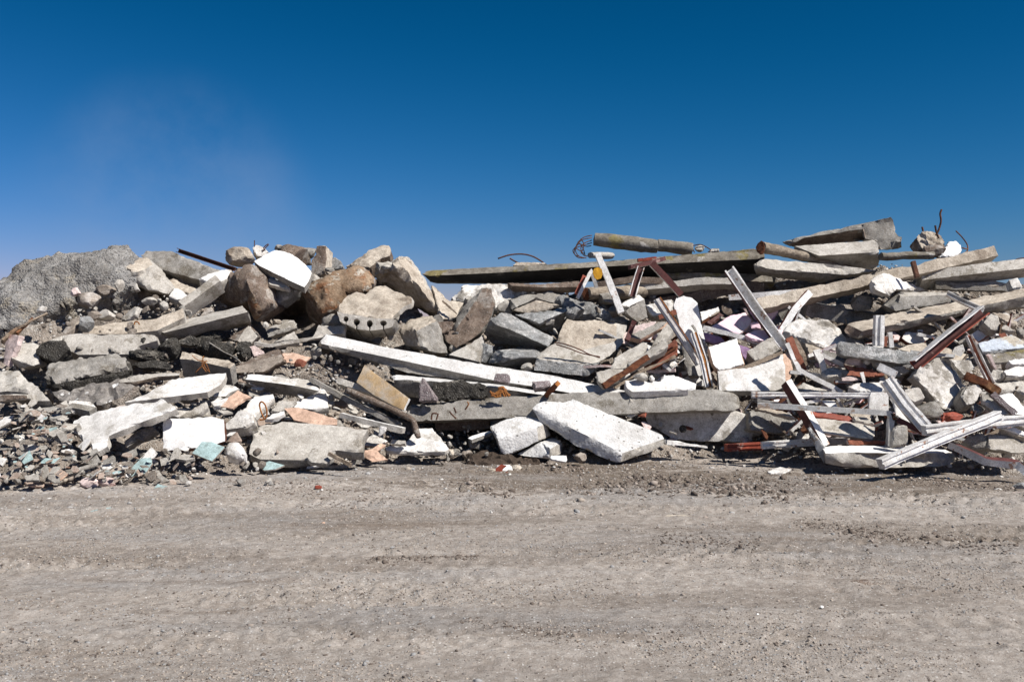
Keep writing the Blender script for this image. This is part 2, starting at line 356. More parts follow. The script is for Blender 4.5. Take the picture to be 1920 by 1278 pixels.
def B(name, cat, label, tile, pts, h, w=.15, prof='box', roll=0, m=('conc',), mi=None, dy=0, amp=.006, freq=4, chip=.008, taper=1, group=None, parent=None, L=None, ends=None, ang=40):
    """a bar swept along traced points (x, y[, extra distance]); h = apparent height in pixels, w = depth in metres"""
    q = [(*tf(tile, p), p[2] if len(p) > 2 else 0) for p in pts]
    cx = sum(p[0] for p in q)/len(q); cy = sum(p[1] for p in q)/len(q); Y0 = depth(cx, cy)+dy
    A = [w3(x, y, Y0+e) for x, y, e in q]; org = parent.location.copy() if parent is not None else sum(A, Vector())/len(A)
    A = [a-org for a in A]; hm = h*Y0/FPX
    prof2 = PROF[prof](hm, w); L = L or min(.1, max(.02, max(hm, .03)*.7))
    R = math.radians(roll)
    prof2 = [(a*math.cos(R)-b*math.sin(R), a*math.sin(R)+b*math.cos(R)) for a, b in prof2]
    # subdivide profile
    pp = []; pm = []
    for i, (a, b) in enumerate(zip(prof2, prof2[1:]+prof2[:1])):
        k = 1 if prof == 'round' else max(1, int(math.hypot(a[0]-b[0], a[1]-b[1])/L))
        for j in range(k): pp.append((a[0]+(b[0]-a[0])*j/k, a[1]+(b[1]-a[1])*j/k)); pm.append(mi[i % len(mi)] if mi else 0)
    bm = bmesh.new(); rings = []
    dirs = [(b-a).normalized() for a, b in zip(A, A[1:])]
    def frame(d):
        sd_ = Vector((0, 1, 0)); sd_ = (sd_-d*sd_.dot(d)).normalized(); up = sd_.cross(d)
        if up.z < 0 or (abs(up.z) < .05 and up.x > 0): up = -up
        return up, sd_
    for i, (a, b) in enumerate(zip(A, A[1:])):
        seg = split(a, b, L)+([b] if i == len(A)-2 else [])
        up, sd_ = frame(dirs[i])
        for j, p in enumerate(seg):
            u2, s2 = up, sd_; sc = 1
            if j == 0 and i > 0:
                u0, s0 = frame(dirs[i-1]); u2 = (u0+up).normalized(); s2 = (s0+sd_).normalized(); sc = min(1.5, 1/max(.4, u2.dot(up)))
            rings.append((p, u2*sc, s2))
    tot = len(rings); prev = None
    for i, (p, u2, s2) in enumerate(rings):
        f = 1+(taper-1)*i/(tot-1)
        cur = [bm.verts.new(p+u2*x*f+s2*y*f) for x, y in pp]
        if prev:
            for k in range(len(pp)):
                ff = bm.faces.new((prev[k], prev[(k+1) % len(pp)], cur[(k+1) % len(pp)], cur[k])); ff.material_index = pm[k]
        else: first = cur
        prev = cur
    e = ends if ends is not None else (mi[0] if mi else 0)
    for ring in (first, prev):
        co = [v.co.copy() for v in ring]
        fill(bm, co, L, e)
    return finish(bm, org, name, list(m), amp, freq, chip, ang=ang, label=label, cat=cat, group=group, parent=parent)

def smooth(pts, n=6):
    out = []
    for i in range(len(pts)-1):
        p0 = pts[max(0, i-1)]; p1 = pts[i]; p2 = pts[i+1]; p3 = pts[min(len(pts)-1, i+2)]
        for j in range(n):
            t = j/n; out.append(.5*((2*p1)+(p2-p0)*t+(2*p0-5*p1+4*p2-p3)*t*t+(3*p1-p0-3*p2+p3)*t**3))
    return out+[pts[-1]]
def tubemesh(bm, path, r, k=6):
    prev = None
    for i, p in enumerate(path):
        d = (path[min(i+1, len(path)-1)]-path[max(i-1, 0)]).normalized()
        u = d.cross(Vector((.13, .97, .2))).normalized(); v = d.cross(u)
        cur = [bm.verts.new(p+(u*math.cos(a*2*math.pi/k)+v*math.sin(a*2*math.pi/k))*r) for a in range(k)]
        if prev:
            for j in range(k): bm.faces.new((prev[j], prev[(j+1) % k], cur[(j+1) % k], cur[j]))
        else: bm.faces.new(cur[::-1])
        prev = cur
    bm.faces.new(prev)
def WR(name, cat, label, tile, lines, r=.008, m='iron', dy=0, parent=None, Y=None, group=None):
    """bent rods and wires, each line a list of traced points (x, y[, extra distance])"""
    q = [[(*tf(tile, p), p[2] if len(p) > 2 else 0) for p in l] for l in lines]
    cx = sum(p[0] for p in q[0])/len(q[0]); cy = sum(p[1] for p in q[0])/len(q[0]); Y0 = (Y or depth(cx, cy))+dy
    Q = [[w3(x, y, Y0+e) for x, y, e in l] for l in q]
    org = parent.location.copy() if parent is not None else Q[0][0]; bm = bmesh.new()
    for l in Q: tubemesh(bm, smooth([p-org for p in l]), r)
    me = bpy.data.meshes.new(name); bm.to_mesh(me); bm.free()
    for p in me.polygons: p.use_smooth = True
    return link(name, me, org, [m], label=label, cat=cat, group=group, parent=parent)

def rock_mesh(seed, sub=3, planes=12, amp=.05, flat=1.0, sharp=30, lo=.55):
    r = random.Random(seed); bm = bmesh.new(); bmesh.ops.create_icosphere(bm, subdivisions=sub, radius=1)
    pl = []
    for i in range(planes):
        d = Vector((r.gauss(0, 1), r.gauss(0, 1), r.gauss(0, 1))).normalized(); pl.append((d, r.uniform(lo, .9)))
    off = Vector((seed*3.1, seed*1.7, 2))
    for v in bm.verts:
        p = v.co.copy()
        for d, k in pl:
            e = p.dot(d)-k
            if e > 0: p -= d*e
        p *= 1+amp*(noise.noise(p*3+off)+.5*noise.noise(p*7+off)+.35*noise.noise(p*15+off)+(.9*(.4-noise.voronoi(p*2.6+off)[0][0]) if sub > 3 else 0))
        p.z *= flat; v.co = p
    me = bpy.data.meshes.new('rock'); bm.to_mesh(me); bm.free()
    for p in me.polygons: p.use_smooth = True
    me.set_sharp_from_angle(angle=math.radians(sharp))
    return me
def R(name, cat, label, tile, c, r, m='conc', dy=0, rd=None, seed=None, group=None, planes=11, amp=.06, rot=None, sub=4):
    """an angular lump: centre and half sizes in tile units, rd = half depth in metres"""
    x, y = tf(tile, c); s = TL[tile][2]; Y0 = depth(x, y)+dy; sx = r[0]/s*Y0/FPX; sz = r[1]/s*Y0/FPX
    sd_ = seed if seed is not None else rnd.randrange(10000)
    me = rock_mesh(sd_, sub, planes, amp); C = w3(x, y, Y0); rd = rd or .5*(sx+sz)
    bx = [(min(v.co[i] for v in me.vertices), max(v.co[i] for v in me.vertices)) for i in range(3)]
    for v in me.vertices:
        p = [2*(v.co[i]-bx[i][0])/(bx[i][1]-bx[i][0])-1 for i in range(3)]
        v.co = Vector((p[0]*sx, p[1]*rd, p[2]*sz))
    me.set_sharp_from_angle(angle=math.radians(26))
    return link(name, me, C, [m], label=label, cat=cat, group=group)
# ------------------------------------------------------------------ left part of the heap
P('boulder','boulder','huge rough grey cement boulder rising at the far left of the heap','A',[(-200,470),(0,425),(60,385),(130,310),(250,250),(440,205),(600,172),(830,150),(930,110),(1020,75),(1110,65),(1200,90),(1235,130),(1250,200),(1200,430),(1000,560),(700,600),(500,700),(350,760),(200,860),(30,900),(-200,900)],(-.05,-.72,.7),1.3,'rough',dy=.35,amp=.06,freq=2.5,chip=.06,bulge=.28,taper=.8,L=.034,ang=50)
F('concrete_block','block','cream topped concrete block leaning against the huge rough boulder','A',[(1025,270,.1),(1110,178,.35),(1330,205,.45),(1378,258,.15),(1240,330,-.1),(1130,325,-.02),(1560,480,0),(1520,535,-.1),(1330,500,-.1),(1270,390,-.05),(1110,420,.1)],[[0,5,4,3,2,1],[4,9,8,7,6,3],[0,10,8,9,4,5]],t=.45,mats=('cream','light'),mi=[0,1,1],side=1,amp=.015,chip=.02)
P('concrete_slab','slab','long mottled grey slab lying behind the rusty steel bar at the crest','A',[(1265,185),(1310,138),(1530,138),(1700,205),(2040,330),(1950,370),(1780,405),(1440,312),(1330,255)],(-.1,-.85,.5),.35,'conc',dy=.3,amp=.012,chip=.02)
P('concrete_slab','slab','flat tan slab wedged below the mottled grey slab at the crest','A',[(1500,410),(1560,390),(1800,500),(1810,545),(1700,540),(1560,480)],(0,-.6,.8),.15,'cream',dy=.35)
B('steel_bar','steel bar','dark rusty steel bar poking up over the crest on the left','A',[(1598,140,.2),(2110,310,-.1)],8,.07,'U',m=('iron',),dy=.1,amp=.002,chip=0)
P('plaster_slab','slab','curved white slab beside the grey plank below the rusty steel bar','A',[(1785,400),(1850,362),(2000,312),(2100,316),(2040,400),(1960,440),(1880,440)],(.1,-.65,.75),.2,'white','light',dy=.05,bulge=.04)
P('plaster_slab','slab','small white pointed slab at the top of the earthy slope','A',[(1512,555),(1570,475),(1610,480),(1690,540),(1760,545),(1700,580),(1580,582)],(0,-.6,.8),.12,'white','light',dy=-.05)
B('concrete_plank','plank','slanting grey plank propped between the cream beam and the curved white slab','A',[(1655,675,-.15),(1985,440,.1)],18,.3,m=('light','light'),roll=25,dy=-.05)
P('concrete_beam','beam','long cream beam with a small rusty hook across the left slope','A',[(785,820),(1400,742),(1650,655),(1665,740),(1410,862),(1100,895),(785,892)],(0,-.72,.7),.25,'cream','light',amp=.008)
WR('rusty_hook','hook','small rusty hook standing on the long cream beam','A',[[(1208,810),(1215,785),(1240,785),(1255,808)]],r=.01,m='orust',dy=-.12)
F('concrete_beam','beam','stout grey beam with worn light top below the dark boulder','A',[(1410,855,.1),(1450,815,.35),(2180,638,.4),(2236,692,.0),(1472,882,-.15),(1575,942,.05),(2256,780,.2),(1430,930,.2)],[[0,4,3,2,1],[4,5,6,3],[0,7,5,4]],t=.3,mats=('light','conc'),mi=[0,1,1],side=1,dy=-.2,amp=.008)
P('concrete_slab','slab','wide pale slab with a chalky stripe under the long cream beam','A',[(560,900),(700,885),(1400,890),(1420,950),(1250,1000),(1180,1075),(700,1080),(570,1020)],(0,-.8,.6),.3,'light',dy=-.12)
R('asphalt_lump','asphalt','dark pitted asphalt lump left under the wide pale slab','A',(505,1065),(160,115),'asph',dy=-.1,seed=3)
P('asphalt_slab','asphalt','long crumbling flat slab with asphalt edge on the lower left slope','C',[(400,130),(440,95),(640,62),(930,22),(1080,8),(1150,70),(1165,150),(1050,175),(900,195),(700,240),(480,285),(400,240)],(0,-.55,.83),.3,'conc','asph',dy=-.2,amp=.02,freq=8,chip=.03,bulge=.06)
F('concrete_block','block','grey concrete cube with dark underside near the left edge of the photo','A',[(160,975,.3),(330,975,.35),(365,1010,.1),(345,1165,-.05),(300,1183,-.1),(110,1112,-.1),(85,1135,0),(175,1208,.0),(95,1080,0)],[[0,8,5,4,3,2,1],[5,6,7,4]],t=.3,mats=('light','light'),mi=[0,1],dy=-.1)
P('plaster_sheet','panel','pink tinted panel with rust streak standing at the left edge','A',[(30,1160),(40,970),(90,895),(180,900),(160,990),(100,1100),(60,1180)],(-.4,-.85,.3),.08,'pale_pink',dy=-.2)
B('wood_strip','wood strip','pale splintered wood strip leaning at the left edge under the huge boulder','A',[(20,960,-.2),(160,850),(290,770),(430,705,.1)],6,.08,m=('wood',),dy=-.3,amp=.01,chip=.005)
B('wood_strip','wood strip','dark rusty strip beside the pale splintered wood strip','A',[(150,890,-.1),(300,750,.1)],6,.06,m=('rotten',),dy=-.25,amp=.01,chip=.005)
for k,(c,r,mm,lb) in enumerate([((1305,980),(98,72),'asph','round black asphalt lump with white pebbles under the stout grey beam'),((1530,1030),(95,105),'asph','tall black asphalt lump right of the round pebbly one'),((1290,1090),(130,60),'asph','flat black asphalt lump under the round pebbly one'),((1360,1180),(170,55),'asph','long low black asphalt lump at the bottom of the asphalt stack'),((1450,1080),(100,70),'asph','small black asphalt lump wedged in the middle of the asphalt stack'),((1700,960),(110,60),'asph','asphalt lump in shade directly under the stout grey beam end'),((1850,985),(110,75),'asph','broad asphalt lump under the stout grey beam right of the stack')]):
    R('asphalt_lump','asphalt',lb,'A',c,r,mm,dy=-.12+.03*k,seed=20+k,amp=.12)
R('asphalt_lump','asphalt','wide heap-like asphalt lump with pebbles left of the brown plank block','B',(250,1040),(160,90),'asph',dy=-.1,seed=31,amp=.15)
R('asphalt_lump','asphalt','narrow black asphalt lump touching the brown plank block','B',(470,1050),(75,95),'asph',dy=-.2,seed=32,amp=.12)
R('asphalt_lump','asphalt','faint grey asphalt lump behind the slanting cable','B',(180,910),(160,55),'asph',dy=.1,seed=33,amp=.12)
P('concrete_shard','shard','dark triangular shard poking through the wide pale slab','A',[(942,1075),(948,998),(1000,1020),(1045,1058)],(-.5,-.8,.2),.1,'conc',dy=-.08)
R('concrete_lump','lump','round grey lump at the left end of the long cream beam','A',(775,805),(72,75),'blue',dy=-.1,seed=41)
R('concrete_lump','lump','grey lump half buried above the long cream beam','A',(955,725),(85,55),'light',dy=0,seed=42)
R('concrete_lump','lump','brownish lump beside the grey half buried one above the cream beam','A',(860,730),(70,45),'dust',dy=0,seed=43)
R('concrete_lump','lump','white stone resting on the lower edge of the huge rough boulder','A',(380,672),(48,34),'wpatch',dy=-.1,seed=44)
R('concrete_lump','lump','pale lump at the foot of the cream topped block','A',(1075,460),(45,60),'light',dy=-.1,seed=45)
P('concrete_shard','shard','thin grey shard in the dark nook beside the cream topped block','A',[(1170,430),(1220,430),(1245,490),(1210,505)],(-.3,-.8,.4),.06,'light',dy=0)
R('concrete_lump','lump','purplish lump casting a dark shadow on the earthy slope','A',(690,515),(50,42),'pale_pink',dy=-.1,seed=46)
R('slope_lump','earth','large dusty earth lump near the lower edge of the huge boulder','A',(800,590),(100,75),'dust',dy=0,seed=47)
R('concrete_lump','lump','flat dusty lump right of the large earth lump','A',(950,500),(90,50),'dust',dy=.1,seed=48)
P('concrete_shard','shard','thin upright slab lying on the earthy slope above the cream beam','A',[(1090,760),(1150,690),(1220,640),(1250,650),(1210,720),(1130,770)],(-.4,-.7,.5),.08,'light',dy=0)
R('concrete_lump','lump','pale lump at the right of the earthy slope','A',(1480,640),(40,45),'light',dy=-.05,seed=49)
R('concrete_lump','lump','long buried lump in the middle of the earthy slope','A',(1345,600),(70,40),'light',dy=0,seed=50)
P('plaster_slab','slab','dusty flat slab on the left slope running down from the long cream beam','A',[(560,870),(640,760),(720,730),(740,760),(660,850),(580,900),(420,980),(360,980)],(-.1,-.6,.8),.1,'dust',dy=0)
P('concrete_slab','slab','low dusty slab behind the asphalt lump on the left slope','A',[(360,985),(480,930),(560,905),(565,1000),(560,1040)],(0,-.7,.7),.12,'light',dy=0)
P('concrete_slab','slab','rubble crusted slab sloping down at the left edge','C',[(-40,140),(150,160),(280,260),(460,430),(250,435),(240,365),(60,345),(-40,360)],(-.1,-.65,.75),.2,'light','conc',dy=-.15,amp=.02,freq=9,bulge=.03)
P('concrete_block','block','brown fronted kerb block at the left edge below the crusted slab','C',[(-60,375),(238,372),(246,415),(120,425),(-60,445)],(0,-.98,.1),.25,'brown','light',dy=-.3,amp=.006)
P('concrete_slab','slab','grey slab with hollow dark underside above the tile shards','C',[(190,530),(420,480),(640,448),(760,460),(860,485),(790,522),(640,490),(480,528),(230,556)],(0,-.5,.85),.12,'conc',dy=-.15)
P('concrete_slab','slab','crumbly grey slab of loose gravel under the long crumbling asphalt slab','C',[(380,310),(560,260),(900,240),(1240,190),(1230,280),(1080,400),(900,470),(600,440),(470,420)],(0,-.6,.8),.2,'gravel','soil',dy=.0,amp=.04,freq=9,chip=.03,bulge=.05)
P('timber_board','board','thin grey board above the top white slab on the left','C',[(1035,245),(1240,185),(1600,180),(1590,205),(1400,215),(1200,262),(1060,268)],(0,-.6,.8),.07,'light','wood',dy=-.25,amp=.004)
P('plaster_slab','slab','top white slab with a crack on the lower left of the heap','C',[(1100,445),(1180,410),(1300,360),(1490,245),(1600,215),(2010,180),(2000,225),(1960,285),(1840,352),(1450,402)],(0,-.5,.86),.1,'white','light',dy=-.55,amp=.006,chip=.015)
P('plaster_slab','slab','large sagging white slab with flaked patches lying below the top white slab','C',[(612,690),(645,600),(760,545),(1060,470),(1430,410),(1560,470),(1575,495),(1480,535),(1200,640),(965,740),(960,830),(850,888)],(-.2,-.55,.8),.1,'white','light',dy=-.6,amp=.012,freq=3,chip=.018)
P('plaster_board','board','upright bright white board with brown left edge near the turquoise tile','C',[(1440,595),(1500,585),(1890,572),(1990,600),(2000,790),(1800,860),(1520,872),(1445,885)],(0,-.93,.36),.09,'panel','rotten',dy=-.6,amp=.004,chip=.01)
P('concrete_slab','slab','small grey slab stacked under the large sagging white slab','C',[(1090,800),(1210,690),(1245,765),(1110,842)],(-.1,-.9,.4),.15,'conc',dy=-.25)
P('concrete_slab','slab','grey cut block leaning right of the small stacked slab','C',[(1205,705),(1340,640),(1395,690),(1240,765)],(0,-.85,.5),.15,'conc',dy=-.3)
P('plaster_slab','slab','grey white slab end sticking out below the top white slab','C',[(1580,575),(1700,500),(1830,430),(1845,480),(1760,550),(1640,585)],(0,-.75,.65),.2,'light',dy=-.35)
P('plaster_slab','slab','shaded lower slab under the top white slab','C',[(1620,580),(1760,530),(1850,500),(1855,575)],(0,-.8,.5),.12,'light',dy=-.25)
T_='turquoise glazed tile pieces in the broken tiles'
for lb,tl,pts,n,dy in [('turquoise tile piece standing among brown shards near the left edge','C',[(160,935),(265,868),(297,950),(213,993)],(0,-.8,.5),-.45),
 ('biggest turquoise tile leaning below the upright bright white board','C',[(1705,895),(1790,790),(1880,792),(1995,842),(1882,967)],(.1,-.75,.6),-.75),
 ('rounded turquoise tile piece left of the biggest turquoise tile','C',[(1125,1110),(1180,1010),(1250,940),(1340,930),(1352,985),(1290,1075)],(-.1,-.7,.6),-.3),
 ('flat turquoise tile at the foot of the large grey stained slab','D',[(597,1010),(680,962),(822,1000),(740,1035),(640,1047)],(0,-.5,.85),-.3),
 ('small turquoise tile lying alone on the ground off the left debris','C',[(1350,1225),(1400,1165),(1492,1190),(1440,1215)],(0,-.3,.95),-.05),
 ('turquoise and grey tile lying on the dirt nearest the camera','Z',[(165,958),(188,952),(209,950),(203,960),(190,966),(168,967)],(0,-.3,.95),-.05),
 ('pale turquoise sheet piece under the sagging white slab corner','C',[(380,730),(400,680),(500,660),(520,690),(440,740)],(0,-.7,.7),-.3),
 ('narrow turquoise tile strip left of the hidden asphalt lump','C',[(300,700),(350,650),(400,660),(360,720)],(-.2,-.7,.7),-.35),
 ('thin turquoise tile edge in the left shards','C',[(360,985),(370,930),(480,945),(540,930),(480,985)],(0,-.6,.8),-.4)]:
    P('turquoise_tile','tile',lb,tl,pts,n,.025,'turq','clay',dy=dy,amp=.001,chip=.002,group=T_)
P('clay_tile','tile','peach edged brown tile lying flat at the bottom left corner of the debris','C',[(308,1105),(480,990),(612,1072),(520,1130),(418,1172)],(0,-.6,.8),.03,'clay','peach',dy=-.25,amp=.004)
P('clay_tile','tile','salmon tile piece left of the peach edged brown tile','C',[(210,1150),(310,1105),(400,1165),(370,1190),(260,1185)],(0,-.5,.85),.03,'clay','peach',dy=-.2,amp=.004)
R('stone','stone','rounded brown stone at the foot of the tile shards','C',(1005,1080),(122,68),'dust',dy=-.2,seed=61,amp=.08)
P('plaster_shard','shard','pinkish white shard lying flat in front of the rounded brown stone','C',[(820,1140),(930,1100),(1010,1108),(1030,1175),(900,1165)],(0,-.5,.85),.05,'pale_pink',dy=-.25)
R('plaster_lump','lump','lilac white crumpled lump at the front of the debris','C',(785,1158),(78,48),'pale_pink',dy=-.25,seed=62)
B('concrete_post','post','short grey stick-like post above the rounded brown stone','C',[(650,1060,-.1),(870,990,.1)],11,.07,'round',m=('conc',),dy=-.35)
P('clay_tile','tile','grey brown roof tile leaning under the sagging white slab','C',[(705,925),(850,890),(900,980),(740,1000)],(0,-.85,.5),.05,'conc',dy=-.35)
R('asphalt_lump','asphalt','black lump half hidden among shards at the left edge','C',(180,630),(75,65),'asph',dy=-.2,seed=63)
P('plaster_slab','slab','blocky white slab with grey end right of the upright white board','D',[(280,655),(430,500),(540,535),(556,620),(480,662),(300,688)],(-.1,-.75,.65),.2,'wpatch','light',dy=-.55)
P('plaster_lump','lump','bright white lump between the biggest turquoise tile and the stained slab','D',[(290,850),(320,805),(410,800),(470,870),(465,930),(380,945),(300,920)],(0,-.8,.6),.15,'white',dy=-.6,bulge=.05)
P('clay_tile','tile','brown pointed tile standing above the bright white lump','D',[(290,800),(395,698),(440,790),(400,820)],(0,-.9,.3),.04,'clay',dy=-.5)
P('concrete_slab','slab','large grey slab with a round brown stain at the foot of the heap','D',[(525,790),(535,688),(640,640),(800,612),(1000,625),(1300,650),(1565,682),(1525,750),(1525,888),(1420,888),(1300,870),(1150,880),(1040,958),(600,950),(500,900)],(0,-.62,.78),.14,'light','conc',dy=-.55,amp=.006,chip=.015)
P('peach_sheet','sheet','long peach sheet draped on the back edge of the stained grey slab','D',[(820,498),(950,490),(1100,530),(1290,590),(1290,645),(1100,645),(900,600)],(0,-.75,.65),.03,'peach',dy=-.6,amp=.01,chip=.004)
P('peach_sheet','sheet','folded peach sheet lying on the white panels near the left white slab','D',[(215,475),(410,338),(525,398),(460,420),(360,500)],(-.1,-.65,.7),.03,'peach',dy=-.55,amp=.01,chip=.004)
P('plaster_board','board','white board lying beneath the folded peach sheet','D',[(395,580),(440,520),(550,385),(720,370),(732,400),(610,520),(560,580)],(0,-.6,.8),.1,'white','light',dy=-.45)
P('plaster_board','board','white board behind the long peach sheet','D',[(880,490),(890,445),(1120,355),(1200,370),(1217,490),(1100,510)],(.1,-.65,.75),.12,'white','light',dy=-.4)
P('plaster_board','board','ribbed pale board in the middle of the white panels','D',[(690,530),(760,430),(930,425),(870,500),(760,530)],(0,-.75,.6),.08,'light',dy=-.35)
P('plaster_board','board','thin white board in front of the ribbed pale board','D',[(640,590),(700,550),(820,515),(825,545),(720,590)],(0,-.5,.85),.07,'white',dy=-.5)
P('plaster_board','board','small white board left of the folded peach sheet','D',[(165,440),(215,410),(340,400),(250,470),(190,480)],(0,-.6,.8),.08,'white',dy=-.45)
P('plaster_slab','slab','white slab behind the folded peach sheet beside the top white slab','D',[(170,395),(270,285),(340,285),(430,320),(330,360),(300,390)],(0,-.6,.8),.1,'white','light',dy=-.3)
F('concrete_plank','plank','long white edged plank above the white panels with shaded face','D',[(468,240,.1),(478,188,.2),(560,190,.2),(1080,252,.2),(1140,300,.1),(1130,345,0),(880,290,0),(1000,410,.25),(500,325,.25)],[[0,6,5,4,3,2,1],[0,8,7,5,6]],t=.2,mats=('white','conc'),mi=[0,1],dy=-.6)
B('timber_plank','plank','white topped plank running down right from the long white edged plank','D',[(1060,240,.1),(1400,430,0),(1850,650,-.2)],9,.14,m=('white','conc'),mi=[1,1,0,1],dy=-.6)
B('timber_plank','plank','grey plank leaning beside the white topped one under the ochre board','D',[(1290,262,.1),(1680,385,0),(1900,560,-.1)],12,.14,m=('light',),roll=20,dy=-.55)
B('gutter_pipe','pipe','bent grey brown pipe coming down below the ochre board','D',[(1380,340,.1),(1700,470,0),(1960,600,-.1),(2010,760,-.2)],11,.1,'round',m=('brown',),dy=-.75)
B('timber_plank','plank','round edged white plank pointing at the bent grey brown pipe','D',[(1320,560,0),(1880,695,-.2)],11,.12,m=('white','light'),mi=[1,0,1,1],dy=-.65)
P('ochre_board','board','ochre board with a white top edge standing beside the long white beam','Z',[(668,716),(683,684),(767,746),(757,768),(748,766),(700,740)],(-.2,-.93,.3),.07,'ochre','panel',dy=-.85,amp=.003,chip=.004)
P('timber_board','board','thin concrete offcut at the front edge of the stained slab','D',[(1010,940),(1060,850),(1140,840),(1280,870),(1250,940),(1190,990),(1050,975)],(0,-.65,.75),.08,'light','conc',dy=-.75)
B('timber_stick','stick','pale stick lying across the front corner of the stained slab','D',[(1215,900,0),(1410,1000,-.15)],8,.05,m=('wood',),dy=-.85)
B('timber_plank','plank','dark curved plank on the ground before the stained slab','D',[(1160,1015,0),(1330,1015,0),(1500,960,.1)],7,.08,m=('conc',),dy=-.2)
P('peach_sheet','sheet','crumpled peach sheet under the right corner of the stained slab','D',[(1490,900),(1600,850),(1710,785),(1720,830),(1640,880),(1740,950),(1600,975),(1530,930)],(0,-.75,.6),.02,'peach',dy=-.4,amp=.02,chip=.003)
P('plaster_slab','slab','flat white slab lying on the ground left of the main grey beam','F',[(0,835),(90,815),(190,790),(310,672),(430,670),(500,750),(582,855),(540,880),(280,885),(20,872)],(0,-.5,.85),.07,'white','light',dy=-.45)
P('plaster_shard','shard','small white offcut standing on the ground at the foot of the stained slab','D',[(1010,1020),(1020,995),(1140,985),(1145,1000),(1050,1022)],(0,-.6,.8),.04,'panel',dy=-.3)
P('plaster_shard','shard','tooth shaped white shard hanging at the end of the round edged plank','D',[(1650,760),(1660,650),(1720,660),(1715,710)],(-.2,-.9,.2),.05,'white',dy=-.85)
P('brick_shard','shard','grey stone piece with white numbers-like scratches beside the flat white slab','F',[(55,815),(65,765),(190,785),(192,820)],(0,-.9,.4),.1,'light',dy=-.6)
WR('rusty_wire','wire','orange rusty wire loop standing on the white panels','D',[[(640,590),(610,520),(600,460),(620,440),(650,470),(665,540),(650,590),(600,600)]],r=.011,m='orust',dy=-.75)
WR('rusty_wire','wire','tangle of orange rusty wire below the asphalt lumps','B',[[(95,1100),(110,1180),(150,1230)],[(60,1130),(120,1150),(160,1240)],[(105,1090),(90,1170),(130,1235)],[(0,1085),(60,1130),(140,1140)],[(30,1240),(100,1170),(130,1130)]],r=.006,m='orust',dy=-.4)
WR('cable','cable','thin grey cable hanging over the asphalt lumps','B',[[(155,970),(280,1050),(380,1100),(440,1150)]],r=.009,m='conc',dy=-.4)
P('concrete_slab','slab','cream slab with dark hollow side below the asphalt stack','B',[(-115,1115),(-90,1045),(0,1058),(130,1098),(330,1118),(392,1158),(340,1200),(120,1150),(-40,1120)],(0,-.55,.83),.3,'cream','conc',dy=-.35)
F('concrete_block','block','brown wedge shaped plank block above the cream hollow slab','B',[(318,942,.1),(440,840,.3),(512,813,.3),(606,898,.0),(520,1003,-.1),(412,958,-.15),(440,900,.05)],[[0,6,2,1],[6,5,4,3,2],[0,5,6]],t=.25,mats=('brown','light'),mi=[0,1,0],dy=-.3)
F('concrete_slab','slab','buff kerb slab with a brown top edge above the long white edged plank','B',[(350,1195,.0),(720,1030,.3),(790,1022,.35),(805,1075,.1),(830,1135,0),(640,1235,-.15),(380,1243,-.15)],[[0,3,2,1],[0,6,5,4,3]],t=.3,mats=('brown','dust'),mi=[0,1],dy=-.4)
P('peach_sheet','sheet','pale peach sheet on the gravel slope behind the buff kerb slab','B',[(808,1062),(900,1055),(1075,1100),(1010,1150),(860,1165),(820,1110)],(0,-.6,.8),.03,'peach',dy=-.35,amp=.006)
R('brick','brick','red brown brick lying at the corner of the pale peach sheet','B',(973,1152),(55,38),'brick',dy=-.5,seed=71)
F('concrete_block','block','grey block with knobs of concrete under the dark hollow','B',[(655,855,.1),(820,768,.25),(920,765,.25),(942,840,.05),(830,880,-.05),(680,922,-.1),(780,830,-.02)],[[0,6,3,2,1],[0,5,4,6],[6,4,3]],t=.25,mats=('light','conc'),mi=[0,1,1],dy=-.1)
R('concrete_lump','lump','small flat lump sitting on the block under the dark hollow','B',(767,785),(45,24),'cream',dy=-.2,seed=72)
R('concrete_lump','lump','small cube lump at the left end of the block under the dark hollow','B',(668,810),(30,30),'light',dy=-.2,seed=73)
P('concrete_slab','slab','rubbly grey slab leaning under the knobbed block','B',[(735,965),(850,895),(920,865),(965,940),(860,950)],(0,-.7,.7),.15,'light',dy=0)
B('timber_plank','plank','thin pale plank lying from the knobbed block to the long white beam','B',[(570,978,-.05),(700,1000,-.1),(1080,935,0),(1170,910,.1)],7,.1,m=('light',),dy=-.4)
P('concrete_slab','slab','pale shard slab leaning at the upper end of the long white beam','B',[(1085,918),(1135,810),(1260,815),(1395,812),(1375,890),(1220,898),(1170,915)],(0,-.75,.6),.1,'light',dy=-.15)
P('plaster_block','block','small pinkish block near the brown wedge block','B',[(515,1005),(560,985),(640,1040),(655,1070),(560,1095)],(.2,-.8,.5),.12,'pale_pink',dy=-.3)
# crest, left centre
R('concrete_block','block','cream crest block at the right end of the rusty steel bar','B',(440,200),(135,90),'cream',dy=.15,seed=81,rd=.3,planes=14)
bk=P('concrete_block','block','small white block with bent rebar on the left crest','B',[(540,115),(580,85),(650,110),(690,160),(660,200),(580,190)],(.1,-.85,.5),.2,'wpatch',dy=.1)
WR('rebar',None,None,'B',[[(640,125),(660,100),(688,82)],[(635,150),(650,130),(690,90)],[(562,110),(562,50)]],r=.008,parent=bk,Y=depth(*tf('B',(620,130)))+.05)
P('plaster_slab','slab','big bright white slab tilted on the left crest','B',[(556,238),(620,200),(700,148),(760,133),(880,160),(990,230),(1062,292),(1086,332),(1050,420),(1012,472),(900,422),(740,345),(600,275)],(.05,-.68,.73),.13,'panel','conc',dy=-.45,amp=.006,chip=.012)
R('boulder','boulder','round brown boulder behind the big bright white slab','B',(935,185),(125,100),'brown',dy=.35,seed=82,rd=.4,amp=.05)
R('stone','stone','small grey stone peeping over the big bright white slab','B',(780,115),(38,28),'conc',dy=.4,seed=83)
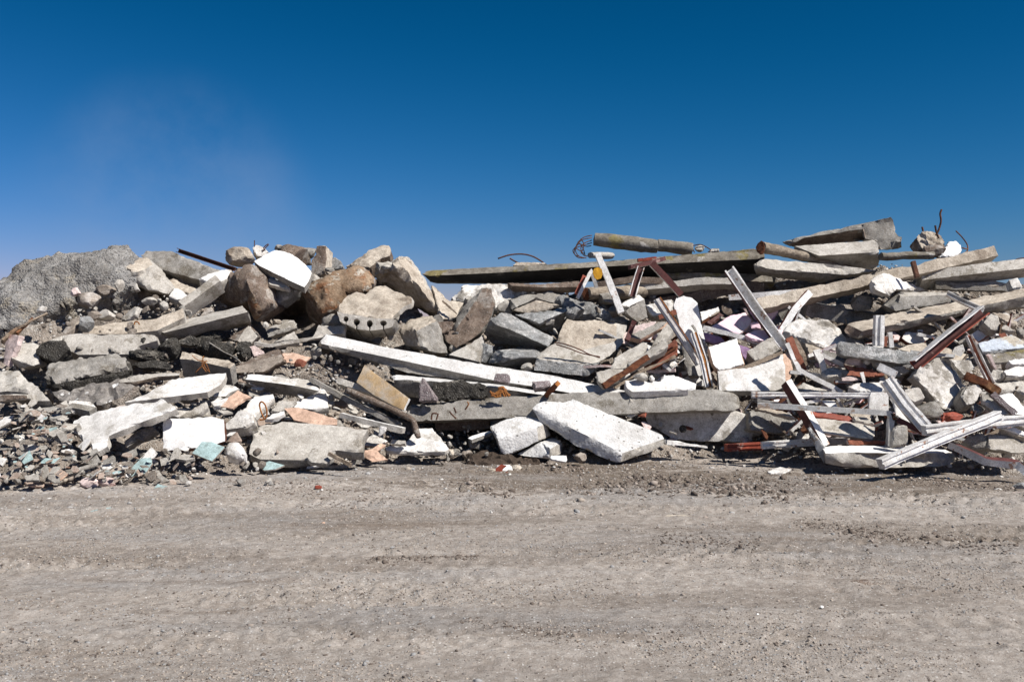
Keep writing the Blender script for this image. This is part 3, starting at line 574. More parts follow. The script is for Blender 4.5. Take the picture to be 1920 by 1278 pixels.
R('stone','stone','grey rubble lump right of the round brown boulder on the crest','B',(1040,165),(80,55),'conc',dy=.4,seed=84)
P('concrete_block','block','upright square block on the crest with a round dark pit','B',[(1070,345),(1072,225),(1112,180),(1118,95),(1208,98),(1214,220),(1200,335),(1130,362)],(-.15,-.95,.25),.35,'brown','cream',dy=.1)
R('concrete_lump','lump','dark cream lump in front of the upright square block','B',(1110,400),(70,45),'light',dy=-.1,seed=85)
P('concrete_block','block','grey blunt block right of the upright square block','B',[(1230,290),(1240,220),(1285,196),(1345,240),(1350,290),(1300,310)],(-.1,-.9,.4),.3,'blue',dy=.3)
R('stone','stone','pebble sized grey block at the foot of the grey blunt block','B',(1240,315),(45,24),'conc',dy=.1,seed=86)
P('concrete_slab','slab','long tan broken slab pointing up right on the crest','B',[(1385,285),(1500,200),(1600,135),(1715,88),(1775,85),(1797,140),(1780,190),(1700,215),(1600,300),(1500,300)],(-.1,-.75,.65),.3,'cream','brown',dy=.1,amp=.015,bulge=.05)
P('boulder','boulder','big rust stained boulder with orange patches','B',[(990,520),(1040,440),(1190,372),(1340,315),(1480,268),(1590,308),(1640,390),(1645,460),(1560,522),(1400,545),(1330,640),(1270,700),(1150,700),(1090,640)],(.05,-.85,.5),.8,'rust','brown',dy=-.2,amp=.03,freq=4,bulge=.2,chip=.03,ang=50)
# hollow core slab
hc=P('hollow_core_slab','slab','wide buff slab with round core holes along its lower edge','B',[(1310,690),(1318,630),(1400,530),(1480,515),(1560,522),(1650,455),(1740,450),(1830,500),(1990,558),(1992,605),(1900,650),(1830,720),(1790,762),(1640,752),(1480,722),(1400,715)],(-.03,-.62,.78),.1,'cream','light',dy=-.55,amp=.015,chip=.015)
edge=[]
for cx_,cy_,rx,ry,bt in [(1385,756,22,24,805),(1480,784,29,28,850),(1598,798,28,30,862),(1722,794,30,23,852)]:
    edge+=[(cx_-4,bt)]+[(cx_+rx*math.cos(math.radians(-100-a*28)),cy_-ry*math.sin(math.radians(-100-a*28))) for a in range(13)][:13]+[(cx_+4,bt)]
fo=[(1305,690),(1400,712),(1480,722),(1640,750),(1790,755),(1840,765),(1800,830)]+edge[::-1]+[(1330,780)]
P('core_edge',None,None,'B',fo,(0,-.97,.2),.5,'light','light',parent=hc,amp=.004,chip=.004,Yc=hc.location.y-.42)
P('boulder','boulder','dark lump in shade beneath the hollow core slab','B',[(1150,830),(1180,720),(1260,705),(1330,720),(1480,830),(1680,870),(1640,950),(1400,900),(1250,820)],(0,-.85,.3),.5,'conc',dy=.2,bulge=.1)
F('boulder','boulder','big dark brown boulder with a pale right flank under the white slab','B',[(170,580,.6),(270,420,.45),(350,340,.35),(440,295,.2),(545,250,.2),(640,370,.2),(745,625,.0),(640,700,.0),(560,792,.1),(520,740,0),(480,600,-.1),(520,470,-.25),(400,660,.45),(200,655,.7)],[[0,1,2,3,11,10,12,13],[3,4,5,6,7,11],[11,7,8,9,10]],t=.7,mats=('brown','brown','rust'),mi=[0,1,2],dy=-.1,amp=.03,chip=.03,back=(0.1,1,-.1),bulge=.06,ang=50)
P('concrete_slab','slab','shaded bluish slab slanting behind the big dark brown boulder','B',[(560,260),(640,330),(700,440),(900,490),(850,560),(750,640),(690,520),(620,380)],(-.4,-.8,.1),.3,'blue',dy=.15)
P('concrete_slab','slab','slim grey slab tucked under the big bright white slab','B',[(665,425),(690,388),(780,400),(885,470),(870,492),(700,445)],(0,-.6,.7),.08,'light',dy=-.2)
R('concrete_lump','lump','tiny sunlit white stone deep in the dark hollow','B',(948,570),(26,26),'cream',dy=.5,seed=88)
P('concrete_slab','slab','pale shard in the gap left of the big dark brown boulder','B',[(60,740),(100,690),(170,640),(200,690),(120,720)],(0,-.7,.6),.1,'dust',dy=.1)
# ------------------------------------------------------------------ middle of the heap
F('boulder','boulder','tall sunlit boulder with a deep brown shaded face in the middle of the crest','E',[(-90,235,.1),(60,228,.2),(110,198,.3),(180,178,.35),(240,210,.4),(330,330,.4),(480,610,.25),(502,765,.2),(440,640,.1),(330,470,-.15),(205,300,-.1),(95,285,-.15),(0,330,.05),(-80,360,.3),(-20,450,.5),(250,560,.55),(275,612,.6)],[[0,13,12,11,1],[1,11,10,9,8,7,6,5,4,3,2],[12,14,15,16,7,8,9,10,11],[13,14,12]],t=.7,mats=('light','cream','cream'),mi=[0,1,2,2],dy=-.15,amp=.03,chip=.03,bulge=.05,ang=45)
P('plaster_slab','slab','white slab standing behind the tall sunlit boulder','E',[(425,445),(470,470),(520,520),(590,590),(640,590),(722,605),(680,680),(650,740),(580,760),(490,760),(470,600)],(.1,-.8,.6),.15,'cream','light',dy=.25,amp=.015)
B('timber_stick','stick','thin stick leaning on the white slab behind the tall sunlit boulder','E',[(525,595,0),(660,715,-.1)],4,.03,m=('wood',),dy=.15)
F('concrete_block','block','grey square boulder with mottled front above the long white beam','E',[(128,845,.1),(200,778,.15),(440,720,.2),(477,762,.0),(577,1072,-.15),(440,1060,-.25),(325,1022,-.25),(185,995,.0),(290,862,-.2)],[[0,8,1],[1,8,3,2],[0,7,6,8],[8,6,5,4,3]],t=.5,mats=('conc','cream','cream','conc'),mi=[1,1,2,3],dy=-.2,amp=.02,chip=.02)
F('concrete_slab','slab','big brown mottled slab standing on edge left of the stacked grey slabs','E',[(535,895,.0),(605,850,.15),(700,650,.35),(765,575,.4),(905,468,.45),(965,480,.4),(1005,640,.2),(960,760,.05),(865,900,-.1),(652,1023,-.2),(560,965,-.15),(640,850,-.05),(800,620,.2)],[[1,11,12,4,3,2],[0,10,9,8,7,6,5,4,12,11,1]],t=.5,mats=('conc','brown'),mi=[0,1],dy=-.15,amp=.02,chip=.02)
P('concrete_slab','slab','small brown slab behind the grey square boulder','E',[(480,780),(620,775),(600,850),(520,890),(500,830)],(-.1,-.85,.5),.15,'brown',dy=.1)
P('plaster_slab','slab','pale pointed slab under the big brown mottled slab','E',[(580,1078),(700,1010),(800,960),(885,890),(905,950),(880,1060),(862,1145),(720,1110)],(-.05,-.75,.65),.15,'light','conc',dy=-.15)
P('concrete_slab','slab','shaded bluish slab between the pale pointed slab and the dark hollow','E',[(850,965),(945,985),(935,1050),(870,1145)],(-.5,-.8,.2),.15,'blue',dy=-.1)
P('rubble_slab','slab','wide white crumbling slab seen below the long dark sided beam','E',[(605,560),(640,520),(720,460),(830,432),(1100,430),(1440,465),(1350,500),(1200,560),(1080,600),(1000,660),(900,640),(720,605),(625,590)],(0,-.8,.6),.4,'wpatch','blue',dy=.5,amp=.03,freq=6,bulge=.08)
# the long beam along the crest
F('concrete_beam','beam','very long concrete beam with a black side spanning to the crest on the right','Z',[(790,513,.9),(800,507,1.05),(1100,492,.75),(1416,466,.5),(1434,470,.45),(1434,485,.4),(1160,498,.55),(940,511,.8),(806,517,.85),(806,529,1.15),(940,530,1.1),(1160,524,.9),(1434,514,.75)],[[0,8,7,6,5,4,3,2,1],[0,9,8],[8,9,10,11,12,5,6,7]],t=.3,mats=('lichen','beam_black'),mi=[0,1,1],side=1,dy=-.45,amp=.006,chip=.012,back=(0,1,-.05),taper=.97)
WR('rebar','rebar','curved rebar arching above the very long beam','E',[[(1025,215,.5),(1130,182,.5),(1250,175,.5),(1350,200,.5),(1440,255,.5)],[(1132,212,.5),(1180,240,.5),(1240,268,.5)]],r=.013,m='iron',dy=0)
P('concrete_slab','slab','cream slab peeping over the very long beam under the curved rebar','E',[(1160,275),(1180,250),(1240,240),(1440,248),(1470,262),(1300,280)],(0,-.8,.5),.2,'cream',dy=.5)
P('concrete_beam','beam','brownish beam lying under the very long beam in the middle','E',[(1110,428),(1200,432),(1400,440),(1760,412),(1760,470),(1500,476),(1150,460)],(0,-.9,.45),.2,'brown','brown',dy=.25)
F('concrete_slab','slab','curved grey slab with thin rusty lower lip','E',[(1108,600,.1),(1150,570,.25),(1320,522,.4),(1500,502,.45),(1600,535,.4),(1705,585,.3),(1665,645,.05),(1560,625,0),(1370,572,-.05),(1148,672,-.1)],[[0,9,8,7,6,5,4,3,2,1]],t=.25,mats=('conc',),dy=.1,amp=.02,chip=.02)
P('concrete_slab','slab','smooth shaded inner slab below the curved grey slab','E',[(1150,678),(1370,585),(1585,630),(1480,680),(1300,705)],(0,-.95,.15),.1,'cream',dy=.05)
F('concrete_slab','slab','rugged grey slab with its underside in deep shade above the striped slab','E',[(1165,712,.1),(1330,705,.2),(1480,680,.3),(1620,635,.35),(1652,680,.15),(1400,800,-.1),(1640,752,.5),(1545,915,.6),(1380,830,.4)],[[0,5,4,3,2,1],[0,8,5],[5,8,7,6,4]],t=.3,mats=('blue','blue'),mi=[0,1,1],dy=-.1,amp=.02,chip=.02)
F('concrete_slab','slab','tilted slab with a lit speckled edge and dark face in the middle of the heap','E',[(895,890,.4),(950,755,.1),(1060,690,.3),(1130,700,.3),(1545,932,.15),(1480,1012,-.1),(1130,850,-.15),(990,800,-.1),(1300,1005,.5),(970,985,.6)],[[1,7,6,5,4,3,2],[0,9,8,5,6,7,1]],t=.25,mats=('blue','blue'),mi=[0,1],dy=-.35,amp=.012,chip=.018)
R('boulder','boulder','rough dark rock with a lit left end below the tilted slab','E',(1190,1105),(250,85),'blue',dy=.05,seed=91,rd=.3)
R('concrete_lump','lump','small lump between the rough dark rock and the broken curved slab','E',(1290,1190),(60,40),'light',dy=-.1,seed=92)
F('concrete_slab','slab','broken curved slab with a smooth tan face and a thick blue grey edge','Z',[(999,684,-.2),(1004,670,-.1),(1020,655,.0),(1043,637,.1),(1052,612,.2),(1063,597,.3),(1095,601,.35),(1115,597,.35),(1156,605,.35),(1177,608,.35),(1170,642,.1),(1143,668,-.05),(1127,676,-.15),(1086,657,.0),(1120,692,-.25),(1102,707,-.25),(1037,699,-.25),(1001,694,-.25),(1100,682,-.25),(1014,673,-.22),(1156,640,.15)],[[3,13,20,8,7,6,5,4],[8,20,10,9],[13,12,11,10,20],[1,19,18,12,13,3,2],[0,17,16,15,14,18,19],[0,19,1],[14,12,18]],t=.2,mats=('cream','light','blue'),mi=[0,1,1,1,2,2,2],dy=-.15,amp=.01,chip=.015)
WR('rebar','rebar','wavy rusty rebar pair lying across the broken curved slab','G',[[(0,1055),(90,1070),(200,1110),(280,1150),(370,1180)],[(10,1070),(120,1105),(230,1145),(370,1172)]],r=.009,m='iron',dy=-.4)
P('rubble_slab','slab','bluish crumbling slab behind the broken curved slab','G',[(-10,680),(60,650),(200,700),(300,722),(450,790),(640,862),(600,912),(400,862),(250,830),(100,800)],(0,-.75,.65),.25,'blue',dy=.2,amp=.03,bulge=.06,chip=.03)
R('boulder','boulder','shaded blue grey rock left of the bluish crumbling slab','G',(170,800),(80,75),'blue',dy=-.05,seed=93)
R('boulder','boulder','rough shaded rock under the white block by the thin white pole','G',(420,690),(75,55),'conc',dy=.2,seed=94)
lg=B('log','log','brown round log end with pale bark under the red and white triangle','G',[(250,655,-.1),(500,648,.2),(720,640,.5)],25,.33,'round',m=('pole',),ends=0,dy=.2,amp=.01)
P('cut_end',None,None,'G',[(215,655),(230,612),(262,605),(300,640),(298,690),(265,715),(232,705)],(-.25,-.95,.05),.02,'rotten',parent=lg,Yc=lg.location.y-.35)
# concrete pile on the crest
pl=B('concrete_pile','pile','round concrete pile with a bare wire cage sticking out on the crest','G',[(318,208,0),(845,272,0)],27,.30,'round',m=('lichen',),dy=.55,amp=.01,chip=.02)
WR('rebar_cage',None,None,'G',[[(305,180),(240,195),(190,240),(170,300),(200,350),(260,365)],[(305,200),(230,215),(180,260),(160,320),(190,360),(240,365)],[(305,220),(250,240),(215,280),(235,340),(285,350)],[(305,240),(240,260),(190,275),(150,300),(170,340),(230,360)],[(300,262),(260,270),(200,250),(165,290)],[(190,230),(230,280),(250,350)],[(160,280),(200,300),(240,330)],[(215,205),(240,260),(215,330)]],r=.008,parent=pl,Y=pl.location.y)
pl2=B('concrete_pile','pile','shorter round concrete pile lying end to end with the caged one on the crest','G',[(838,262,0),(1125,290,0)],25,.29,'round',m=('lichen',),dy=.6,amp=.012,chip=.02)
WR('rebar',None,None,'G',[[(1130,265),(1190,255),(1240,275),(1275,300),(1255,315)],[(1110,240),(1130,290),(1145,320)]],r=.009,parent=pl2,Y=pl2.location.y)
B('concrete_pile','pile','short stub of concrete pile under the caged pile','G',[(290,343,0),(470,347,.2)],13,.22,'round',m=('light',),dy=.4,amp=.01)
R('concrete_lump','lump','small cylinder like lump at the end of the shorter concrete pile','G',(1185,288),(40,30),'light',dy=.5,seed=95)
P('concrete_slab','slab','tiny white slab on the crest beside the shorter concrete pile','G',[(1260,315),(1275,285),(1345,285),(1350,305)],(0,-.8,.5),.1,'wpatch',dy=.5)
P('concrete_beam','beam','grey streaked beam lit on its face below the concrete piles','G',[(880,348),(1200,325),(1640,285),(1700,368),(1300,392),(890,375)],(0,-.9,.45),.3,'lichen','lichen',dy=.1,amp=.006)
P('concrete_beam','beam','thick lichen covered beam behind the red and white frame','G',[(840,400),(940,378),(1100,392),(1400,410),(1620,432),(1810,500),(1815,562),(1400,560),(1100,545),(900,530)],(0,-.93,.35),.35,'lichen','lichen',dy=-.1,amp=.015,chip=.02)
B('concrete_beam','beam','pale broken beam lying below the lichen covered beam','G',[(310,655,.35),(700,625,.25),(1200,580,.1),(1480,575,0)],17,.3,m=('light','light'),mi=[0,0,0,1],roll=20,dy=.25,amp=.015,chip=.02)
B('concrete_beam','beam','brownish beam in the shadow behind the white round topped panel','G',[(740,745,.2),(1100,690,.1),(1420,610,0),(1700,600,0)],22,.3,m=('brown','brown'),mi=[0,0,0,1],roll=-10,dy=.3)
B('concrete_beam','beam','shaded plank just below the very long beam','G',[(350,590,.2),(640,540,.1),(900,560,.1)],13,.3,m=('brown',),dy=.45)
P('plastic_disc','disc','yellow plastic disc hanging under the very long beam','G',[(312,480),(325,450),(355,440),(385,455),(393,495),(380,530),(350,540),(325,525)],(0,-.98,.1),.04,'yel',dy=-.15,amp=.002,chip=0,Yc=15.0)
def post(name,cat,lb,tile,pts,h,w,prof,m,mi,dy,**k): return B(name,cat,lb,tile,pts,h,w,prof,m=m,mi=mi,dy=dy,amp=k.pop('amp',.005),chip=k.pop('chip',.003),**k)
fr_=post('frame_strip','frame strip','narrow red and white strip folded to a triangle under the yellow disc','G',[(185,695,-.1),(298,470,0),(342,605,.1)],7,.06,'box',('wmet','red'),[0,1,0,0],-.4)
post('steel_bar','steel bar','orange red strip beside the folded red and white triangle','G',[(180,660,-.1),(245,510,0)],9,.05,'box',('red',),None,-.3)
post('white_pole','pole','thin white pole leaning in front of the very long beam','G',[(350,330,.0),(450,570,-.1),(545,815,-.2)],12,.1,'box',('wmet',),None,-.7)
post('frame_strip','frame strip','red and white top rail resting against the crest beams','G',[(612,440,-.1),(800,400,0),(890,372,.1)],8,.12,'box',('wmet','maroon'),[1,0,0,0],-.75)
post('frame_strip','frame strip','orange red plate on the red and white top rail','G',[(680,385,0),(830,368,0)],6,.14,'box',('red',),None,-.6)
post('frame_post','post','narrow white and maroon post under the red and white top rail','G',[(705,440,.05),(660,580,0),(635,675,-.05)],14,.08,'U',('wmet','maroon'),[0,0,1,0,0,0,0,0],-.6)
post('frame_post','post','white and maroon brace slanting down from the red and white top rail','G',[(795,410,0),(920,540,-.05),(1035,668,-.1)],12,.09,'box',('wmet','maroon'),[1,0,0,0],-.8)
F('concrete_block','block','grey block with a white slanting top behind the thin white pole','G',[(540,748,.05),(560,725,.1),(690,658,.25),(735,700,.15),(605,762,-.05),(762,852,.1),(680,885,.0),(565,810,-.0)],[[0,4,3,2,1],[0,7,6,5,3,4]],t=.3,mats=('white','conc'),mi=[0,1],side=1,dy=-.4,amp=.006)
P('plaster_sheet','panel','tall white round topped panel standing in the middle right','Z',[(1262,572),(1268,558),(1282,554),(1299,556),(1308,568),(1316,605),(1322,635),(1330,680),(1336,724),(1300,724),(1290,690),(1278,640),(1272,600)],(.0,-.96,.25),.15,'panel','light',dy=-.35,amp=.01,chip=.01)
P('rubble_slab','slab','crumbling white grey slab left of the round topped panel','G',[(740,745),(860,715),(960,700),(980,760),(940,830),(800,840),(760,800)],(0,-.8,.5),.2,'wpatch','light',dy=-.1,amp=.02)
post('frame_post','post','long white and rust post leaning across the round topped panel','G',[(838,700,.0),(1010,960,-.1),(1185,1230,-.2)],15,.09,'rib',('wmet','orust','maroon'),[0,0,0,1,0,0,1,0,0,2],-.85)
post('frame_post','post','peeling white post with orange rust at the foot of the round topped panel','G',[(1140,975,0),(1215,1200,-.1),(1262,1420,-.2)],15,.08,'rib',('wmet','orust'),[0,1,0,0,1,0,0,0,0,0],-.8)
post('frame_post','post','big white channel post with a red edge leaning right of the pink foam','G',[(1425,460,.2),(1650,790,0),(1890,1110,-.2)],19,.13,'U',('wmet','maroon','red'),[0,0,0,0,0,0,0,1],-1.0)
post('frame_strip','frame strip','white rail running right from the big channel post','Z',[(1366,558,.1),(1440,552,0),(1516,546,0)],11,.1,'box',('wmet',),None,-.5)
post('frame_strip','frame strip','red and white short strut crossing behind the big channel post','I',[(435,585,.1),(330,700,0),(240,845,-.05)],13,.09,'L',('wmet','red'),[0,1,1,0,0,0],-.7)
P('foam_board','foam','large pink foam sheet left of the big channel post','G',[(1278,925),(1440,832),(1560,808),(1612,870),(1590,925),(1510,985),(1400,960)],(0,-.72,.7),.06,'pink',dy=-.5,amp=.006,chip=.006)
P('foam_board','foam','rounded pink foam piece just under the big channel post','G',[(1555,990),(1640,948),(1740,952),(1775,1000),(1720,1042),(1620,1030)],(0,-.68,.73),.06,'pink',dy=-.6,amp=.004)
P('foam_board','foam','pink foam piece right behind the big channel post','G',[(1590,780),(1700,740),(1800,762),(1832,800),(1790,862),(1660,870)],(0,-.8,.6),.06,'pink','purple',dy=-.3,amp=.004)
P('foam_board','foam','foam piece coloured with purple shade behind the pink foam','G',[(1580,790),(1640,770),(1700,880),(1640,880)],(-.8,-.6,.0),.05,'purple',dy=-.35)
P('foam_board','foam','small pink foam offcuts between the two larger pink foam pieces','G',[(1600,890),(1680,880),(1690,945),(1610,940)],(0,-.9,.3),.04,'pink',dy=-.45)
P('foam_board','foam','pink foam coloured with purple shade under the white trough strip','G',[(1200,960),(1360,1010),(1400,1050),(1300,1060),(1220,1030)],(0,-.8,.5),.05,'purple',dy=-.35)
B('white_trough','strip','white trough strip in front of the pink foam','G',[(1215,935,.1),(1500,1005,0),(1680,1065,-.05)],9,.14,m=('wmet','light'),mi=[0,0,0,1],dy=-.65)
P('foam_board','foam','foam coloured with purple shade standing behind the peach and white boards','G',[(1500,1070),(1600,1100),(1590,1170),(1560,1200),(1520,1150)],(-.3,-.95,.1),.05,'purple',dy=-.45)
P('timber_board','board','white board left of the pink foam','G',[(1185,805),(1340,762),(1352,800),(1205,880)],(0,-.75,.6),.06,'wmet','wood',dy=-.5)
P('timber_board','board','maroon board under the white one left of the pink foam','G',[(1205,885),(1350,805),(1390,830),(1280,915)],(0,-.8,.4),.05,'maroon',dy=-.4)
post('steel_bar','steel bar','brown bracket crossing behind the long white and rust post','G',[(850,850,0),(995,805,0)],9,.06,'box',('brick',),None,-.55)
P('concrete_block','block','grey block in the shadow of the big channel post','H',[(1515,180),(1650,92),(1745,40),(1812,168),(1720,220),(1585,272)],(-.1,-.85,.5),.25,'light','conc',dy=-.6)
P('plaster_board','board','upright peach and white board right of the peeling white post','H',[(1178,142),(1300,100),(1430,62),(1470,180),(1505,300),(1360,345),(1260,355),(1215,290)],(.05,-.85,.5),.12,'panel','peach',dy=-.85,amp=.004)
P('peach_strip','strip','peach coating strip on the upright peach and white board','H',[(1190,150),(1290,112),(1310,200),(1225,230)],(.05,-.85,.5),.01,'peach',dy=-.88,amp=.001,chip=.002)
P('plaster_board','board','large white panel with grey corner at the right end of the main beam','H',[(1255,355),(1500,318),(1700,230),(1832,178),(1860,300),(1862,490),(1780,532),(1560,535),(1270,530)],(0,-.82,.56),.12,'white','conc',dy=-.8,amp=.005)
P('peach_sheet','sheet','peach board beside the large white panel','H',[(1762,250),(1830,205),(1905,185),(1930,330),(1895,455),(1862,485)],(.1,-.9,.4),.06,'peach',dy=-.6,amp=.004)
B('timber_batten','batten','white batten along the top of the large white panel','H',[(1262,375,0),(1500,330,0),(1832,190,.05)],8,.07,m=('wood',),dy=-.95)
F('concrete_block','block','grey bar lying with a blue shadow across the left of the frames','H',[(445,285,-.0),(520,240,.05),(800,65,.2),(828,140,.05),(480,335,-.1)],[[0,4,3,2,1]],t=.25,mats=('light',),dy=-.75,back=(0,.8,-.5))
P('plaster_slab','slab','white grey slab under the grey bar left of the frames','H',[(300,335),(340,240),(470,160),(590,95),(640,100),(600,200),(460,300),(460,335)],(0,-.75,.65),.15,'light',dy=-.45)
P('concrete_slab','slab','dusty slab sloping up right behind the white grey slab','G',[(610,1010),(700,1030),(900,920),(930,880),(850,880),(640,980)],(0,-.7,.65),.1,'conc','peach',dy=-.3)
P('plaster_slab','slab','pale sheet leaning up toward the long white and rust post','G',[(780,1100),(840,990),(920,900),(1000,930),(920,1030),(830,1080)],(-.1,-.75,.6),.1,'light',dy=-.35)
P('pale_pink_slab','slab','pink sheet below the white edge beside the dark post stub','G',[(640,930),(660,912),(830,870),(830,900),(700,990),(640,1000)],(0,-.8,.5),.06,'pale_pink','white',dy=-.25)
post('frame_strip','frame strip','short maroon stub behind the pink sheet','G',[(650,880,0),(620,960,0),(590,1040,-.05)],9,.08,'box',('maroon',),None,-.35)
rb=P('rib_siding','siding','red brown ribbed siding lying under the grey bar','H',[(600,270),(880,70),(905,120),(900,220),(700,330),(600,362)],(-.3,-.8,.5),.04,'brick','rotten',dy=-.55,amp=.003)
for j in range(3):
    B('rib',None,None,'H',[(615+10*j,290+28*j),(895,95+45*j)],4,.04,m=('rotten' if j%2 else 'brick',),parent=rb,dy=(rb.location.y-.03)-depth(*tf('H',(755,195+37*j))),amp=.002,chip=0)
B('timber_plank','plank','rotten orange brown plank sloping down to the main grey beam','H',[(240,490,-.1),(430,370,0),(640,230,.1)],13,.1,m=('rotten','orust'),mi=[0,0,0,1],dy=-.8,amp=.01)
B('timber_plank','plank','thin brown lath under the rotten orange brown plank','H',[(340,508,-.1),(600,350,0),(880,225,.1)],6,.06,m=('wood',),dy=-.7,amp=.006)
P('plaster_slab','slab','small white slab with brown edge next to the rotten plank','H',[(178,362),(300,335),(470,335),(420,400),(340,450),(250,480),(200,450)],(0,-.75,.6),.12,'light',dy=-.45)
P('plaster_slab','slab','pinkish white slab lying on top of the main grey beam','H',[(430,440),(540,422),(640,440),(780,440),(960,490),(1010,522),(780,530),(500,540),(440,500)],(0,-.62,.78),.12,'white',dy=-.75,amp=.01)
P('plaster_slab','slab','bluish white slab behind the pinkish one on the main grey beam','H',[(748,440),(775,388),(870,390),(1070,470),(1050,515),(920,520),(800,470)],(0,-.65,.75),.12,'panel',dy=-.55)
R('concrete_lump','lump','crumbly lump on the pinkish white slab','H',(570,410),(65,38),'light',dy=-.8,seed=101)
R('plaster_lump','lump','small white lump with a dark hole beside the crumbly lump','H',(672,425),(26,30),'white',dy=-.8,seed=102)
P('concrete_slab','slab','dark stepped slab in the hollow behind the long white and rust post','H',[(940,130),(1010,200),(1090,400),(1000,400),(960,300)],(-.2,-.9,.3),.15,'conc',dy=-.3)
# long beams low in the middle
F('concrete_beam','beam','very long white beam slanting down from the dark hollow to the main grey beam','Z',[(600,639,.2),(612,626,.3),(720,650,.2),(868,676,.1),(1035,703,0),(1125,722,-.05),(1215,742,-.1),(1100,742,-.3),(1000,724,-.25),(927,713,-.2),(720,668,-.05),(602,644,.1),(720,684,.0),(764,699,-.05),(927,722,-.1),(1000,727,-.15),(602,652,.15)],[[0,11,10,9,8,7,6,5,4,3,2,1],[11,16,12,13,14,15,8,9,10]],t=.3,mats=('wconc','conc'),mi=[0,1],side=1,dy=-.55,amp=.004,chip=.008)
F('concrete_beam','beam','second grey beam below the very long white beam','Z',[(733,706,.1),(742,702,.3),(783,706,.3),(915,718,.2),(1020,734,.1),(1060,741,.05),(1015,740,-.1),(915,724,-.1),(780,711,-.1),(738,712,-.1),(738,740,.05),(830,752,0),(960,748,0),(1040,746,0)],[[0,9,8,7,6,5,4,3,2,1],[9,10,11,12,13,5,6,7,8]],t=.3,mats=('wconc','conc'),mi=[0,1],side=1,dy=-.6,amp=.005)
P('asphalt_slab','asphalt','upright black asphalt slab leaning on the second grey beam','F',[(425,270),(520,262),(680,242),(790,265),(845,258),(905,282),(920,350),(925,395),(700,420),(470,438),(440,380)],(0,-.97,.2),.1,'asph',dy=-.85,amp=.02,freq=9,chip=.02)
P('paver','paver','tall purple grey paver shard left of the upright asphalt slab','F',[(308,440),(312,285),(340,222),(375,270),(455,400),(452,432)],(-.25,-.92,.25),.12,'paver',dy=-.9)
P('paver','paver','purple grey paver lying on the lower edge of the very long white beam','F',[(970,255),(985,190),(1010,184),(1105,190),(1118,220),(1105,272)],(-.05,-.9,.35),.12,'paver',dy=-.85,amp=.004)
P('paver','paver','purple grey paver near the meeting of the long white beam and the main grey beam','F',[(1345,318),(1316,255),(1470,250),(1487,290),(1440,312)],(.1,-.8,.55),.12,'paver',dy=-.85,amp=.004)
B('timber_stub','stub','square rusty timber stub poking up behind the main grey beam','F',[(1440,378,.1),(1545,278,-.1)],10,.1,m=('rotten','orust'),mi=[0,0,0,0],ends=1,dy=-.8,amp=.006)
WR('rusty_wire','wire','rusty fibrous tangle of wire on the main grey beam','F',[[(940,345),(985,395),(1040,390)],[(950,390),(1010,350),(1040,310),(1075,340),(1110,395)],[(1000,395),(1030,330),(1060,320),(1085,395)],[(990,380),(1040,340),(1120,385)],[(1020,395),(1045,350),(1070,395)],[(960,360),(1000,370),(1090,330)],[(1010,320),(1060,312),(1080,370)]],r=.014,m='orust',dy=-.85)
mb=F('concrete_beam','beam','main grey concrete beam lying level across the front of the heap','Z',[(758,775,.1),(765,757,.15),(800,756,.15),(870,747,.15),(990,740,.15),(1100,734,.15),(1250,731,.15),(1345,728,.15),(1375,735,.15),(1386,742,.1),(1389,765,.0),(1378,771,-.05),(1330,770,-.05),(1200,775,-.05),(1080,779,-.05),(920,785,-.05),(783,790,-.02),(765,785,0)],[[0,17,16,15,14,13,12,11,10,9,8,7,6,5,4,3,2,1]],t=.4,mats=('conc',),dy=-.55,amp=.01,freq=3,chip=.018,L=.06,taper=1)
WR('rebar',None,None,'F',[[(580,525),(610,560),(640,590)],[(620,490),(640,540)],[(735,440),(750,460),(720,510)],[(420,600),(430,545),(470,545)],[(465,600),(480,545)]],r=.011,m='iron',parent=mb,Y=mb.location.y-.2)
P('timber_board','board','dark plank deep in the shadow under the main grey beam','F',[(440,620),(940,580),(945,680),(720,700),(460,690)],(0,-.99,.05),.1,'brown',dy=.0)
F('concrete_block','block','white cast block with a sunlit top standing left of the big white slab','F',[(938,655,.1),(1085,590,.25),(1300,508,.4),(1440,628,.25),(1362,665,.0),(1010,782,-.15),(1368,792,.0),(1100,922,-.1),(1040,890,-.1),(998,785,-.05),(1482,735,.25),(1440,760,.15)],[[0,5,4,3,2,1],[5,8,7,6,4],[4,6,11,10,3],[0,9,8,5]],t=.3,mats=('wconc','light'),mi=[0,0,1,1],side=1,dy=-.45,amp=.005,chip=.012)
P('concrete_block','block','narrow white block leaning against the back of the white cast block','F',[(928,600),(1050,545),(1180,500),(1232,540),(1090,600),(1000,640),(940,652)],(-.1,-.7,.7),.2,'wconc',dy=.05,amp=.004)
F('concrete_block','block','block in the shade under the white cast block','F',[(1180,905,.1),(1300,840,.1),(1385,800,.1),(1490,752,.35),(1578,792,.2),(1572,900,.1),(1470,945,-.1),(1250,920,-.05),(1475,860,-.15)],[[0,7,6,8,2,1],[8,6,5,4],[2,8,4,3]],t=.25,mats=('wconc','light'),mi=[0,1,0],dy=-.2,amp=.008)
